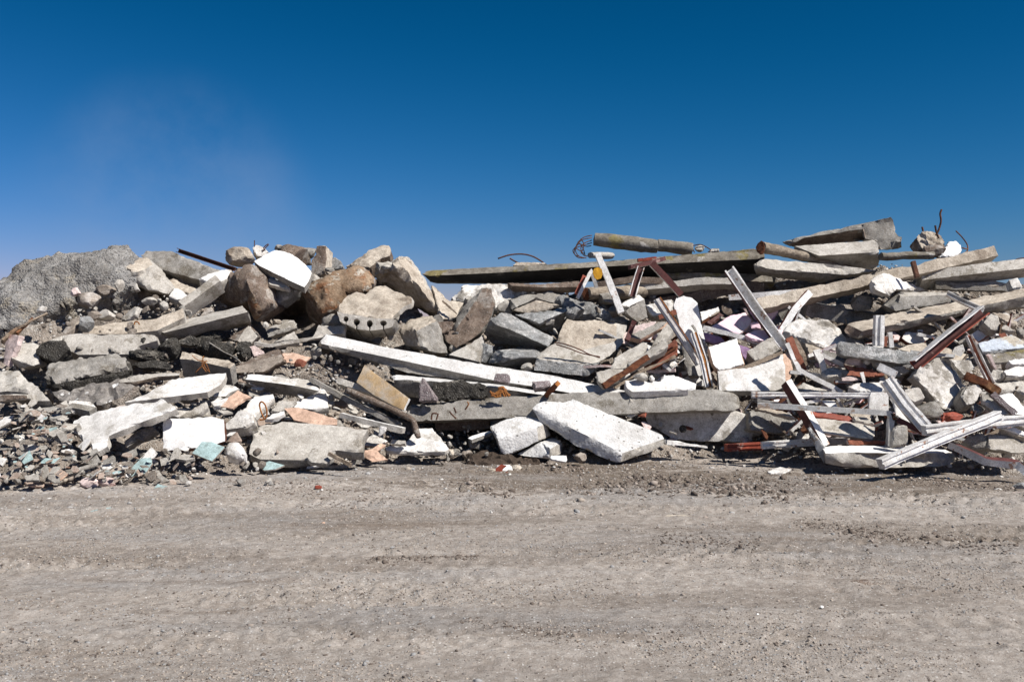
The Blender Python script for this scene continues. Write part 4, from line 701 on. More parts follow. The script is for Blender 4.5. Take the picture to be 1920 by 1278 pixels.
F('concrete_slab','slab','big clean white concrete slab tilted on the ground in front','Z',[(996,765,0.072),(1005,756,0.130),(1020,751,0.188),(1055,752,0.217),(1074,747,0.246),(1160,782,0.072),(1242,814,-0.131),(1246,822,-0.160),(1210,834,-0.276),(1168,849,-0.450),(1080,806,-0.218),(1163,867,-0.421),(1150,867,-0.404),(1080,836,-0.189),(1012,792,0.043),(1245,834,-0.160),(1224,846,-0.218),(1190,858,-0.334)],[[0,10,9,8,7,6,5,4,3,2,1],[0,14,13,12,11,9,10],[9,11,17,16,15,7,8]],t=.25,mats=('wconc','wconc','light'),mi=[0,1,2],dy=-.2,amp=.004,chip=.014,back=(.3,1,-.1),L=.045)
P('plaster_shard','shard','small flat white piece on the ground left of the big clean slab','F',[(1465,930),(1480,912),(1622,910),(1628,945),(1612,972),(1480,950)],(0,-.75,.6),.05,'panel',dy=-.5)
R('stone','stone','brown cube like stone at the left foot of the big clean slab','F',(1742,935),(58,48),'dust',dy=-.25,seed=111)
R('stone','stone','round brown stone between the mud and the small flat white piece','F',(1485,975),(36,30),'dust',dy=-.25,seed=112)
B('plaster_plank','plank','thin bright plank leaning left of the white cast block','F',[(760,785,-.1),(955,712,.1)],8,.1,m=('panel','conc'),mi=[1,0,0,1],dy=-.3,roll=-20)
P('concrete_block','block','shaded square block under the thin bright plank','F',[(745,795),(860,790),(855,862),(760,850)],(0,-.98,.1),.2,'conc',dy=-.15)
ps=R('painted_stone','stone','lump of concrete splashed with red and white paint on the mud','F',(1065,1048),(78,56),'panel',dy=-.12,seed=114,planes=7)
P('paint_patch',None,None,'F',[(990,1030),(1040,992),(1085,1005),(1050,1035),(1032,1095),(992,1085)],(-.3,-.9,.4),.02,'red',parent=ps,Yc=ps.location.y-.2,amp=.004,chip=0)
P('paint_patch',None,None,'F',[(1065,1070),(1095,1055),(1105,1080),(1080,1092)],(0,-.95,.2),.02,'red',parent=ps,Yc=ps.location.y-.22,amp=.002,chip=0)
R('stone','stone','yellowish stone right of the painted concrete lump','F',(1175,1035),(50,40),'cream',dy=-.1,seed=115)
R('stone','stone','yellowish stone left of the painted concrete lump','F',(955,1060),(38,30),'cream',dy=-.1,seed=116)
for k,(c,r,lb) in enumerate([((470,890),(75,38),'dark brown mud clod right of the flat white slab'),((640,888),(48,34),'round grey clod between the mud and the flat white slab'),((735,905),(52,42),'brownish clod at the left end of the mud heap'),((740,1070),(75,34),'flat grey brown stone in front of the mud heap'),((715,1215),(58,36),'brown stone lying on the dirt before the mud heap'),((590,905),(40,45),'cream stone among the clods'),((1740,1045),(50,30),'reddish clod below the big clean slab')]):
    R('clod','clod',lb,'F',c,r,['mud','conc','dust','dust','dust','cream','brown'][k],dy=-.05,seed=120+k)
P('mud_heap','mud','low heap of dark moist mud in front of the white cast block','F',[(680,1015),(740,920),(830,880),(960,868),(1080,895),(1180,925),(1300,935),(1400,955),(1390,1010),(1180,1060),(1000,1035),(900,1068),(720,1058)],(0,-.5,.87),.2,'mud',dy=-.15,amp=.045,freq=7,bulge=.1,chip=0)
F('wall_slab','slab','pale wall slab with a round hole under the right end of the main grey beam','Z',[(1204,772,.0),(1380,768,.0),(1410,778,.0),(1415,800,.0),(1411,829,-.05),(1312,828,-.05),(1262,824,-.05),(1245,812,-.05),(1215,796,0)],[[0,8,7,6,5,4,3,2,1]],t=.25,mats=('wpatch','light'),dy=-.15,side=1,amp=.006,chip=.015)
hs=P('hole_disc','pipe','dark disc with the shade of a round hole in its colour on the pale wall slab','H',[(950+32*math.cos(a*math.pi/8),870-36*math.sin(a*math.pi/8)) for a in range(16)],(0,-1,.05),.03,'asph',Yc=depth(1281,804)-.22,amp=0,chip=0)  # flat dark disc, the shade inside the hole put into its colour
B('plaster_strip','strip','white strip lying on the ground right of the big clean slab','H',[(790,985,-.1),(960,1005,0),(1165,1030,.1)],11,.1,m=('white',),dy=-.3,taper=.4)
post('white_rail','rail','red then white rail on the ground right of the pale wall slab','Z',[(1361,839,-.1),(1428,836,0)],14,.13,'rib',('red',),None,-.35)
post('white_rail','rail','white ribbed rail continuing the red one on the ground','Z',[(1428,835,0),(1500,830,0),(1586,826,.1)],13,.12,'rib',('wmet','red'),[0,0,0,0,0,0,0,0,0,1],-.33)
# ------------------------------------------------------------------ right part of the heap
F('u_beam','beam','big grey trough shaped beam end at the very top of the heap on the right','I',[(240,232,.5),(700,125,.3),(1000,60,.1),(1018,82,.1),(1045,190,.1),(1080,215,.1),(1085,282,.1),(930,292,.0),(905,225,.0),(820,215,.0),(808,140,.05),(400,205,.35),(300,258,.4),(810,222,.4),(330,262,.7)],[[0,12,11,10,9,8,7,6,5,4,3,2,1],[11,13,10],[11,14,13],[10,13,9],[12,14,11]],t=.35,mats=('conc','brown','brown'),mi=[0,1,1,2,2],dy=.25,amp=.012,chip=.02,back=(0,1,.0))
F('concrete_block','block','squared concrete beam lying in front of the trough shaped beam','I',[(330,262,.3),(600,240,.2),(890,220,.25),(915,240,.1),(922,305,.0),(500,330,-.05),(922,395,.4),(880,422,.4),(620,382,.4)],[[0,5,4,3,2,1],[5,8,7,6,4]],t=.4,mats=('light','light'),mi=[0,1],side=1,dy=-.1,amp=.008)
lg=B('log','log','weathered grey timber pole with a rotten brown end at the right crest','I',[(100,272,-.15),(300,312,0),(520,370,.2),(720,425,.4)],24,.28,'round',m=('pole',),dy=-.2,amp=.012,taper=.55)
P('cut_end',None,None,'I',[(60,275),(72,240),(100,222),(122,235),(125,285),(112,320),(90,328),(68,305)],(-.6,-.8,.1),.03,'rotten',parent=lg,Yc=lg.location.y-.42,amp=.004)
F('concrete_beam','beam','pale square beam pointing left below the weathered pole','I',[(45,385,.0),(110,348,.15),(600,388,.1),(930,432,.2),(700,465,.1),(160,420,-.1),(560,500,.2),(160,450,.0),(60,432,0)],[[0,5,4,3,2,1],[0,8,7,5],[5,7,6,4]],t=.35,mats=('light','conc'),mi=[0,1,1],side=1,dy=-.3,amp=.01)
B('concrete_beam','beam','long beige beam climbing to a rounded end at the right crest','I',[(60,690,-.1),(500,590,.05),(880,510,.1),(1180,440,.15),(1700,320,.3)],24,.3,m=('cream','cream'),mi=[0,0,0,1],roll=18,dy=-.35,amp=.015,chip=.02)
B('concrete_beam','beam','long beam behind the beige one reaching the right edge of the photo','I',[(1190,500,.2),(1500,465,.1),(2050,400,.1)],22,.35,m=('light','light'),mi=[0,0,0,1],roll=25,dy=-.1,amp=.01)
B('steel_bracket','bracket','small dark steel strap round the beige beam','I',[(1150,370,0),(1180,480,-.05)],7,.08,m=('iron',),dy=-.65,amp=.002,chip=0)
B('round_pole','pole','dark lichen covered round pole behind the beige beam','I',[(925,335,.1),(1290,328,.1)],17,.25,'round',m=('lichen',),dy=.0,amp=.015)
bk=P('concrete_block','block','upright brown block with bent rebar on the far right crest','I',[(1170,190),(1215,160),(1290,150),(1330,170),(1375,240),(1365,270),(1250,270),(1215,285),(1190,240)],(0,-.85,.45),.35,'cream','brown',dy=.35,amp=.025,chip=.03)
WR('rebar',None,None,'I',[[(1310,190),(1330,150),(1345,90),(1340,40),(1350,10)],[(1330,210),(1315,170),(1305,120)],[(1222,160),(1215,130)]],r=.016,parent=bk,Y=bk.location.y-.1)
R('concrete_lump','lump','dark lump under the upright brown block','I',(1290,300),(75,45),'brown',dy=.2,seed=140)
P('plaster_lump','lump','rounded white piece on the far right crest','I',[(1330,340),(1370,270),(1400,230),(1450,225),(1490,265),(1485,310),(1430,345)],(.1,-.85,.5),.2,'panel','light',dy=.2,bulge=.05)
WR('rebar','rebar','thin curved wire standing right of the rounded white piece','I',[[(1448,158),(1490,200),(1525,250),(1530,290),(1515,305)],[(1490,275),(1530,285)]],r=.01,m='iron',dy=.2)
WR('rebar','rebar','thin rod stubs at the right edge of the photo on the crest','I',[[(1850,365),(1880,350),(1925,345)],[(1860,370),(1930,355)]],r=.008,m='iron',dy=.1)
F('concrete_beam','beam','white washed square post end pointing at the camera near the beige beam','I',[(860,492,-.05),(900,465,.0),(965,440,.05),(1008,472,.0),(1042,560,-.1),(992,608,-.2),(925,580,-.2),(885,560,-.15),(1150,520,.45),(1275,572,.7),(1180,580,.5)],[[0,7,6,5,4,3,2,1],[2,3,4,10,9,8]],t=.3,mats=('wpatch','white'),mi=[0,1],side=1,dy=-.5,amp=.015,chip=.02)
F('concrete_block','block','shaded grey block right under the white washed post end','I',[(945,668,.1),(1040,580,.3),(1385,582,.3),(1410,600,.2),(1062,606,.0),(1420,650,.2),(1035,715,-.05)],[[1,4,3,2],[0,6,4,1],[4,6,5,3]],t=.35,mats=('light','conc'),mi=[0,1,1],side=1,dy=-.25,amp=.01)
F('concrete_beam','beam','wide tan beam slanting up to the right edge of the photo','I',[(672,845,-.1),(690,800,.0),(900,745,.1),(1500,640,.3),(2050,530,.5),(2050,590,.2),(1920,610,.15),(1500,700,.0),(1100,790,-.15),(870,835,-.25),(800,850,-.25),(2050,670,.3),(1500,740,.1),(960,860,-.1),(770,905,-.2),(700,885,-.1)],[[1,10,9,8,7,6,5,4,3,2],[0,15,14,10,1],[10,14,13,12,11,5,6,7,8,9]],t=.3,mats=('cream','brown','conc'),mi=[0,1,2],side=2,dy=-.4,amp=.012,chip=.018)
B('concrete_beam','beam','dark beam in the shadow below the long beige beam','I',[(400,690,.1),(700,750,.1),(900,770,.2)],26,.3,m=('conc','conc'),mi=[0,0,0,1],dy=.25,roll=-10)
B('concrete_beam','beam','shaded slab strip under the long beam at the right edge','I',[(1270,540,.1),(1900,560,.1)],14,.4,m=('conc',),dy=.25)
P('concrete_slab','slab','thin lit strip above the shaded slab strip at the right','I',[(1520,520),(1700,498),(1830,525),(1700,540)],(0,-.6,.7),.1,'cream',dy=.15)
P('plaster_block','block','white tapered block standing on the wide tan beam at the right','I',[(1815,495),(1880,478),(1915,550),(1840,560)],(0,-.9,.4),.15,'wpatch',dy=-.2)
R('concrete_block','block','grey lump in the shadow under the beige beam','I',(800,660),(85,60),'conc',dy=.1,seed=141)
R('concrete_lump','lump','tan lump in the dark left of the wide tan beam','I',(640,700),(45,35),'dust',dy=.2,seed=142)
P('rubble_slab','slab','wide rough white slab right of the red and white short strut','I',[(240,850),(290,800),(345,768),(480,768),(545,772),(640,820),(718,918),(690,960),(640,995),(500,960),(400,920),(300,880)],(0,-.72,.7),.25,'wpatch','light',dy=-.45,amp=.02,freq=7,chip=.02,bulge=.04)
post('frame_post','post','short upright white post in front of the wide tan beam','I',[(920,742,0),(912,955,0)],18,.12,'rib',('wmet','red'),[0,0,0,0,0,0,0,0,1,0],-.85)
post('frame_post','post','thin upright pale lath right of the short white post','I',[(990,858,0),(1000,965,0)],8,.06,'box',('wmet','brick'),[0,1,0,0],-.6)
post('frame_post','post','thin reddish lath between the short white post and the pale lath','I',[(960,890,0),(955,960,0)],7,.06,'box',('brick',),None,-.6)
F('concrete_beam','beam','blue grey beam with a lichen end right of the rough white slab','J',[(575,90,.0),(600,72,.05),(900,118,.05),(1050,140,.05),(1190,160,.05),(1175,215,.0),(1070,245,.0),(900,218,0),(625,182,.0),(580,160,.05)],[[0,9,8,7,6,5,4,3,2,1]],t=.25,mats=('blue',),dy=-.75,amp=.006)
F('concrete_block','block','grey triangular block right below the crossing maroon channel','J',[(1118,330,.1),(1180,260,.2),(1300,182,.3),(1392,212,.25),(1495,390,.2),(1440,500,.1),(1390,575,-.05),(1335,562,-.1),(1210,405,-.05)],[[0,8,7,6,5,4,3,2,1]],t=.35,mats=('wpatch','light'),dy=-.55,side=1,amp=.012,chip=.018)
P('plaster_block','block','grey white block above the rusty brown timber','J',[(1390,205),(1535,208),(1562,262),(1530,300),(1490,318),(1430,260)],(0,-.85,.5),.2,'wpatch',dy=-.4)
P('concrete_block','block','faceted grey block right of the triangular block','J',[(1465,470),(1500,400),(1590,378),(1625,430),(1570,520),(1500,540)],(.1,-.85,.45),.25,'wpatch','conc',dy=-.45)
R('gravel_lump','lump','round pebbly concrete lump below the faceted grey block','J',(1585,570),(62,50),'rough',dy=-.4,seed=145)
R('boulder','boulder','shaded grey rock below the triangular block','J',(1240,570),(110,65),'conc',dy=-.25,seed=146)
post('steel_channel','channel','big maroon channel crossing upward at the right with a white edge','I',[(1640,705,.1),(1400,890,0),(1165,1085,-.1)],19,.16,'U',('wmet','maroon','red'),[2,1,1,1,0,0,0,0],-.95)
post('frame_strip','frame strip','white strip bent from the top of the big maroon channel','I',[(1385,592,.2),(1500,650,.1),(1640,710,.0)],9,.12,'U',('wmet','wmet'),[0,1,0,0,0,0,0,0],-.95)
post('frame_post','post','slim white post leaning right of the big maroon channel','J',[(1520,30,.1),(1605,220,0),(1685,380,0)],12,.08,'U',('wmet','brick'),[0,0,1,0,0,0,0,0],-.8)
P('painted_slab','slab','pale blue painted slab near the right edge','J',[(1588,85),(1700,55),(1830,28),(1925,72),(1925,120),(1620,152)],(0,-.6,.8),.15,'bluew','blue',dy=-.45,amp=.004)
P('concrete_slab','slab','yellow lichen slab under the pale blue slab','J',[(1640,168),(1780,150),(1940,128),(1940,205),(1740,230),(1670,232)],(0,-.7,.7),.2,'lichen','conc',dy=-.4)
P('concrete_slab','slab','flat grey slab right behind the maroon channel','J',[(1010,130),(1080,100),(1200,82),(1280,100),(1400,130),(1520,170),(1560,240),(1400,210),(1180,170)],(0,-.6,.75),.15,'cream','conc',dy=-.2)
P('concrete_shard','shard','pale broken piece behind the slim white post','I',[(1640,790),(1690,725),(1740,740),(1760,800),(1740,850),(1690,840)],(.0,-.85,.4),.2,'light',dy=-.4)
P('concrete_shard','shard','thin tan shard right of the maroon channel top','I',[(1700,722),(1760,720),(1890,765),(1870,810),(1790,790)],(0,-.7,.6),.12,'cream',dy=-.2)
P('concrete_shard','shard','small white wedge above the pale blue slab','I',[(1755,830),(1790,800),(1865,850),(1800,852)],(0,-.8,.5),.1,'light',dy=-.3)
R('boulder','boulder','brown rock behind the maroon channel top','I',(1480,800),(110,60),'brown',dy=.1,seed=147)
R('boulder','boulder','dark rock in the hollow below the wide tan beam','I',(1210,850),(110,50),'conc',dy=.3,seed=148)
P('plaster_block','block','white kerb piece at the right edge below the lichen slab','J',[(1808,212),(1850,200),(1950,195),(1950,240),(1830,242)],(0,-.75,.6),.15,'panel',dy=-.5)
P('plaster_block','block','small pale block left of the white kerb piece','J',[(1680,240),(1760,235),(1765,275),(1700,280)],(0,-.8,.5),.12,'brown',dy=-.4)
P('plaster_block','block','white brick like block at the right edge','J',[(1768,285),(1870,250),(1950,258),(1950,310),(1900,330),(1790,325)],(0,-.75,.65),.15,'white','light',dy=-.5)
P('concrete_lump','lump','crumbled light lump left of the white brick like block','J',[(1680,310),(1700,270),(1770,290),(1790,340),(1700,355)],(0,-.8,.6),.15,'light',dy=-.45,amp=.02)
P('concrete_slab','slab','long crumbly grey slab at the right edge above the white sheet','J',[(1700,370),(1900,345),(1950,350),(1950,460),(1860,430),(1720,440),(1690,400)],(0,-.7,.7),.2,'light',dy=-.35,amp=.02)
B('timber_beam','beam','rusty brown timber sloping down to the right of the triangular block','J',[(1490,320,.1),(1640,380,0),(1740,450,-.1)],16,.15,m=('rotten','orust'),mi=[0,0,0,0],dy=-.5,amp=.01)
P('plaster_sheet','panel','large clean white sheet at the right edge','J',[(1712,465),(1840,442),(1900,520),(1950,560),(1950,605),(1860,600)],(.1,-.75,.65),.08,'panel','wood',dy=-.7,amp=.003)
B('timber_plank','plank','brownish channel along the left edge of the clean white sheet','J',[(1690,455,.1),(1860,605,-.05)],12,.08,m=('paver',),dy=-.75)
P('concrete_slab','slab','grey speckled slab edge sloping down left of the clean white sheet','J',[(1612,450),(1660,455),(1830,590),(1800,610),(1740,605),(1620,500)],(-.2,-.8,.55),.12,'wpatch',dy=-.65)
R('red_shard','shard','rounded red painted shard standing at the lower right','Z',(1788,782),(18,10),'red',dy=-.6,seed=150,rd=.06)
P('red_board','board','red board flake beside the rounded red shard','J',[(1325,655),(1330,590),(1400,580),(1420,600),(1380,620)],(-.2,-.8,.5),.04,'red',dy=-.5)
# light frames low on the right
post('white_rail','rail','pale horizontal rail of the window frame above the red strip','J',[(-40,462,0),(400,462,0),(820,465,0)],11,.08,'rib',('wmet','wmet'),[0,1,0,0,0,0,0,0,1,0],-.85)
P('white_board','board','wide upright white board at the right end of the pale rail','J',[(808,470),(820,442),(946,440),(946,578),(805,575)],(0,-.98,.15),.06,'wmet',dy=-.9,amp=.002,chip=.002)
gf=post('bent_frame','frame','bent white steel frame coloured grey as in shade, with a rounded corner in front of the red strip','J',[(0,535,.1),(450,560,0),(945,592,-.05),(960,620,-.05),(952,825,-.05)],10,.07,'box',('wmet_shade',),None,-1.05)  # steel frame, its white paint greyed with painted-in shade
post('white_rail','rail','thin grey lath behind the bent steel frame','J',[(0,500,.1),(200,535,0),(350,560,0)],6,.05,'box',('wmet_shade',),None,-.8)
post('frame_strip','frame strip','short white lath between the pale rail and the steel frame','J',[(330,520,0),(450,498,.05)],6,.05,'box',('wmet',),None,-.75)
post('frame_post','post','white post with a dark maroon side coming down to the low white beam','J',[(205,370,.15),(350,600,0),(480,835,-.15)],16,.12,'box',('wmet','maroon'),[0,1,0,1],-1.15,roll=35)
P('grey_plate','plate','grey plate under the foot of the white and maroon post','J',[(355,700),(375,690),(485,835),(480,960),(425,860)],(-.5,-.85,.1),.05,'wmet_shade',dy=-.95,amp=.003)
F('concrete_beam','beam','low white topped beam on the ground at the right','J',[(470,845,.15),(495,828,.35),(800,828,.4),(1090,826,.4),(1240,848,.4),(1410,872,.35),(1428,905,.1),(1415,945,.1),(1345,978,.05),(1000,985,.0),(700,985,.0),(490,955,.0),(490,880,-.05),(640,870,-.05),(940,878,-.05),(1200,880,.0)],[[0,12,13,14,15,5,4,3,2,1],[0,11,12],[12,11,10,9,8,7,6,5,15,14,13]],t=.25,mats=('panel','light'),mi=[0,1,1],side=1,dy=-.6,amp=.005,chip=.01)
post('frame_post','post','long white diagonal post lying lowest at the right front','J',[(890,960,-.15),(1300,785,0),(1745,608,.25)],20,.14,'rib',('wmet','red','wmet'),[0,0,2,0,0,2,0,0,1,0],-1.15,amp=.003)
post('frame_post','post','white rail crossing under the long diagonal post','J',[(1200,718,0),(1500,680,.05),(1950,640,.1)],19,.14,'rib',('wmet','red','wmet'),[0,0,2,0,0,2,0,0,1,0],-.95)
post('frame_post','post','white double channel post sloping to the right of the wide white board','J',[(930,350,.1),(1060,530,0),(1210,700,-.1)],24,.13,'rib',('wmet','wmet','red'),[0,0,1,0,0,1,0,2,0,0],-1.1)
post('frame_post','post','short white stub at the top of the double channel post','J',[(870,255,.1),(1000,320,0)],14,.1,'box',('wmet',),None,-.9)
post('frame_strip','frame strip','bent white and maroon channel on the ground near the right edge','J',[(1380,815,.15),(1640,935,-.05),(1870,960,-.1),(1960,1040,-.2)],14,.09,'box',('wmet','maroon'),[0,1,0,0],-.65,roll=-20)
F('concrete_block','block','grey beam end with a shadow stripe behind the steel frame','J',[(375,640,.1),(400,625,.2),(690,655,.15),(850,690,.1),(848,745,.0),(838,785,-.05),(640,762,-.05),(470,735,-.05)],[[0,7,6,5,4,3,2,1]],t=.3,mats=('light','pale_pink'),side=1,dy=-.7,amp=.006)
P('red_strip','strip','bright red strip above the grey beam end','J',[(365,578),(500,585),(682,610),(692,655),(520,628),(400,610)],(0,-.75,.6),.05,'red',dy=-.75,amp=.003)
F('concrete_block','block','dark brown grey block under the rails right of the main grey beam','J',[(-60,575,.1),(30,560,.15),(200,598,.1),(270,640,.05),(270,740,.0),(100,740,.0),(-50,715,.0)],[[0,6,5,4,3,2,1]],t=.35,mats=('conc',),dy=-.4,amp=.012,chip=.02)
P('timber_plank','plank','buff plank lying on the dark brown grey block','J',[(-20,560),(40,545),(220,585),(290,630),(200,610),(60,575)],(0,-.6,.8),.06,'cream',dy=-.6)
P('plaster_block','block','grey upright piece right of the steel frame corner','J',[(975,720),(1000,680),(1085,680),(1088,820),(975,828)],(0,-.93,.35),.12,'conc','light',dy=-.85)
P('plaster_sheet','panel','white triangular sheet behind the double channel post','J',[(970,470),(1030,560),(1160,690),(1060,650),(1000,610)],(0,-.95,.3),.04,'panel',dy=-.8)
P('concrete_block','block','round fronted grey block near the lower right','J',[(1485,790),(1520,755),(1640,740),(1675,800),(1665,855),(1530,845)],(-.2,-.9,.35),.3,'conc',dy=-.5,bulge=.05)
F('concrete_block','block','flat fronted grey block with a shadow stripe at the lower right edge','J',[(1665,760,.1),(1690,740,.15),(1950,768,.15),(1950,885,0),(1800,875,0),(1665,850,0)],[[0,5,4,3,2,1]],t=.35,mats=('light',),dy=-.55,amp=.006)
P('plaster_plank','plank','white plank above the flat fronted grey block','J',[(1740,700),(1850,690),(1950,740),(1950,770),(1880,745)],(0,-.6,.75),.1,'panel','cream',dy=-.6)
P('plaster_slab','slab','white slab between the wide white board and the pink rock bits','J',[(655,400),(720,375),(860,365),(925,355),(930,410),(900,440),(740,442)],(0,-.7,.7),.12,'white',dy=-.55)
P('plaster_block','block','white grey block behind the double channel post','J',[(1060,420),(1170,400),(1210,480),(1130,515),(1070,480)],(0,-.8,.55),.2,'light',dy=-.6)
P('red_sheet','panel','curled red brown sheet in the middle of the right rubble','J',[(610,235),(700,250),(850,275),(905,335),(760,340),(640,320),(660,290)],(0,-.8,.3),.03,'brick','rotten',dy=-.45,amp=.01)
P('red_sheet','panel','pale red flake below the curled red brown sheet','J',[(600,335),(680,325),(760,350),(680,360),(610,358)],(0,-.7,.6),.02,'pale_pink',dy=-.6)
R('plaster_lump','lump','white pinkish lump above the curled red brown sheet','J',(700,215),(65,36),'pale_pink',dy=-.5,seed=160)
R('plaster_lump','lump','white lump right of the white pinkish one','J',(790,215),(35,30),'white',dy=-.45,seed=161)
R('concrete_lump','lump','grey lump under the curved white board','J',(530,330),(80,70),'light',dy=-.35,seed=162)
B('timber_board','board','curved white board standing in the rubble left of the curled sheet','J',[(425,140,.1),(470,240,0),(490,320,0)],14,.06,m=('wmet','brick'),mi=[0,1,0,0],dy=-.65)
B('timber_board','board','white board sloping right beside the curved white board','J',[(440,160,.1),(620,250,0)],8,.06,m=('white',),dy=-.55)
B('timber_lath','lath','brick red lath bundle beside the foot of the big channel post','J',[(225,50,.1),(300,200,0),(330,290,0)],14,.06,m=('brick',),dy=-.7)
B('timber_lath','lath','brown lath leaning right of the brick red lath','J',[(265,50,.1),(330,180,0),(360,280,0)],10,.05,m=('wood',),dy=-.6)
B('steel_strip','strip','white bent strip running down from the foot of the big channel post','J',[(210,90,.1),(300,280,0),(430,350,0),(610,440,.05)],9,.06,m=('wmet',),dy=-.9,amp=.004)
P('plaster_board','board','cream board behind the brick red lath','J',[(340,85),(400,100),(470,130),(440,190),(380,200)],(0,-.85,.4),.06,'cream',dy=-.4)
P('concrete_slab','slab','dull pinkish slab under the rough white slab','J',[(470,130),(600,160),(640,230),(540,240),(480,190)],(0,-.8,.5),.1,'conc','pink',dy=-.35)
P('concrete_block','block','pale shaded block under the white and maroon post head','J',[(230,420),(330,370),(420,400),(560,440),(300,440)],(0,-.7,.6),.12,'light',dy=-.5)
post('frame_strip','frame strip','maroon lath under the long diagonal post near the grey upright piece','J',[(1010,640,.1),(1150,710,0),(1210,740,0)],11,.06,'box',('maroon',),None,-.75)
P('concrete_slab','slab','flat pale piece between steel frame and dark block','J',[(690,610),(790,620),(850,670),(790,668),(700,650)],(0,-.8,.5),.08,'light',dy=-.6)
P('timber_board','board','red edged beam bit in the shade behind the steel frame corner','J',[(640,780),(930,790),(930,825),(660,825)],(0,-.95,.2),.08,'brick','pale_pink',dy=-.45)
# things lying loose on the dirt
P('peach_tile','tile','peach and cream flat tile lying on the open dirt','Z',[(1244,967),(1252,963),(1285,963),(1303,967),(1290,972),(1258,975)],(0,-.35,.94),.03,'cream','peach',dy=-.02,Yc=8.95,amp=.003)
P('manhole_cover','cover','rusty reddish flat disc half sunk in the dirt','Z',[(1623+33*math.cos(a*math.pi/10),1092-7.5*math.sin(a*math.pi/10)) for a in range(20)],(0,-.24,.97),.02,'brown',Yc=6.62,amp=.002,chip=.004)
R('red_scrap','scrap','tiny orange red scrap on the dirt left of centre','Z',(597,913),(7,4),'red',seed=171,dy=-.1)
R('stone','stone','small ochre pebble on the dirt below the mud heap','Z',(606,980),(4,2.5),'peach',seed=172)
R('stone','stone','bright white pebble on the dirt at the right','Z',(1541,1137),(3.5,2.5),'panel',seed=173)
R('stone','stone','white pebble left of the bright one on the open dirt','Z',(1421,1152),(4,3),'panel',seed=174)
R('concrete_lump','lump','grey blue chip on the dirt before the rail','Z',(1428,868),(10,6),'blue',seed=175)
P('plaster_shard','shard','flat grey white shard on the dirt before the low white beam','Z',[(1438,882),(1462,874),(1485,878),(1470,885),(1445,888)],(0,-.4,.9),.04,'wpatch',Yc=11.9)
R('concrete_lump','lump','grey lump half in the frame at the right edge of the dirt','Z',(1912,912),(14,8),'blue',seed=176,dy=-.1)
P('plaster_shard','shard','white chip on the dirt at the right edge','Z',[(1895,922),(1920,920),(1930,926),(1905,928)],(0,-.5,.85),.05,'pale_pink',Yc=10.5)
# ------------------------------------------------------------------ scattered rubble, one object each
ROCKS = [rock_mesh(500+i, 3, 8, .07, 1, 24, lo=.3) for i in range(8)]
def slab_mesh(seed, n=5, th=.12):
    r = random.Random(seed); bm = bmesh.new()
    ang = sorted(r.uniform(0, 6.283) for _ in range(n)); ang = [i*6.283/n+r.uniform(-.35, .35) for i in range(n)]
    pr = [(math.cos(a)*r.uniform(.75, 1.1), math.sin(a)*r.uniform(.5, .85)) for a in ang]
    top = [bm.verts.new((x, y, th)) for x, y in pr]; bot = [bm.verts.new((x*1.02, y*1.02, -th)) for x, y in pr]
    f = bm.faces.new(top); f.material_index = 0
    f = bm.faces.new(bot[::-1]); f.material_index = 1
    for i in range(n):
        f = bm.faces.new((top[i], bot[i], bot[(i+1) % n], top[(i+1) % n])); f.material_index = 1
    bmesh.ops.bevel(bm, geom=list(bm.edges), offset=th*.15, segments=1, affect='EDGES')
    bmesh.ops.recalc_face_normals(bm, faces=bm.faces)
    me = bpy.data.meshes.new('shard'); bm.to_mesh(me); bm.free(); return me
SLABS = [slab_mesh(900+i, 4+i % 3, .09+.03*(i % 4)) for i in range(9)]
_c = {}
def variant(kind, i, mats):
    key = (kind, i, mats)
    if key not in _c:
        me = (ROCKS if kind == 'r' else SLABS)[i].copy()
        for m in mats: me.materials.append(M[m])
        _c[key] = me
    return _c[key]
def scatter(name, cat, label, group, n, box, size, mats, kind='r', dy=(-.1, .3), flat=(.5, 1), poly=None, lie=.5, avoid=None):
    k = 0; tries = 0
    while k < n and tries < n*20:
        tries += 1
        x = rnd.uniform(box[0], box[2]); y = rnd.uniform(box[1], box[3])
        if poly and not poly(x, y): continue
        ms = rnd.choice(mats); ms = ms if isinstance(ms, tuple) else (ms, ms)
        me = variant(kind, rnd.randrange(8), ms if kind != 'r' else (ms[0],))
        Y = depth(x, y)+rnd.uniform(*dy); s = rnd.uniform(size[0], size[1])*rnd.uniform(.6, 1)*Y/FPX
        o = bpy.data.objects.new(name, me); o.location = w3(x, y, Y)
        if kind == 'r': o.rotation_euler = [rnd.uniform(0, 6.28) for _ in range(3)]; o.scale = (s, s*rnd.uniform(.7, 1), s*rnd.uniform(*flat))
        else:
            o.rotation_euler = (rnd.gauss(.5, lie), rnd.gauss(0, lie), rnd.uniform(0, 6.28)); o.rotation_euler = (Matrix.Rotation(rnd.gauss(.45, lie*.6), 3, 'X') @ Matrix.Rotation(rnd.gauss(0, lie*.6), 3, 'Y') @ Matrix.Rotation(rnd.uniform(0, 6.28), 3, 'Z')).to_euler()
            o.scale = (s, s, s*rnd.uniform(*flat))
        o['label'] = label; o['category'] = cat; o['group'] = group; o['kind'] = 'thing'
        COL.objects.link(o); k += 1
lw = lambda x, y: y > (752 if x < 118 else 752+(x-118)*1.5 if x < 180 else 850)
scatter('tile_shard','tile','thin brown clay tile shard in the broken tiles at the lower left','broken clay tiles at the lower left',150,(-30,755,330,905),(7,17),[('clay','clay'),('dust','clay'),('clay','peach'),('dust','dust')],'s',(-.55,-.15),(.3,.6),lie=.6,poly=lw)
scatter('plaster_shard','shard','pale plaster shard in the broken tiles at the lower left','pale shards at the lower left',120,(-30,750,360,900),(9,24),[('light','light'),('white','light'),('conc','light'),('light','conc')],'s',(-.5,-.15),(.4,.9),lie=.6,poly=lw)
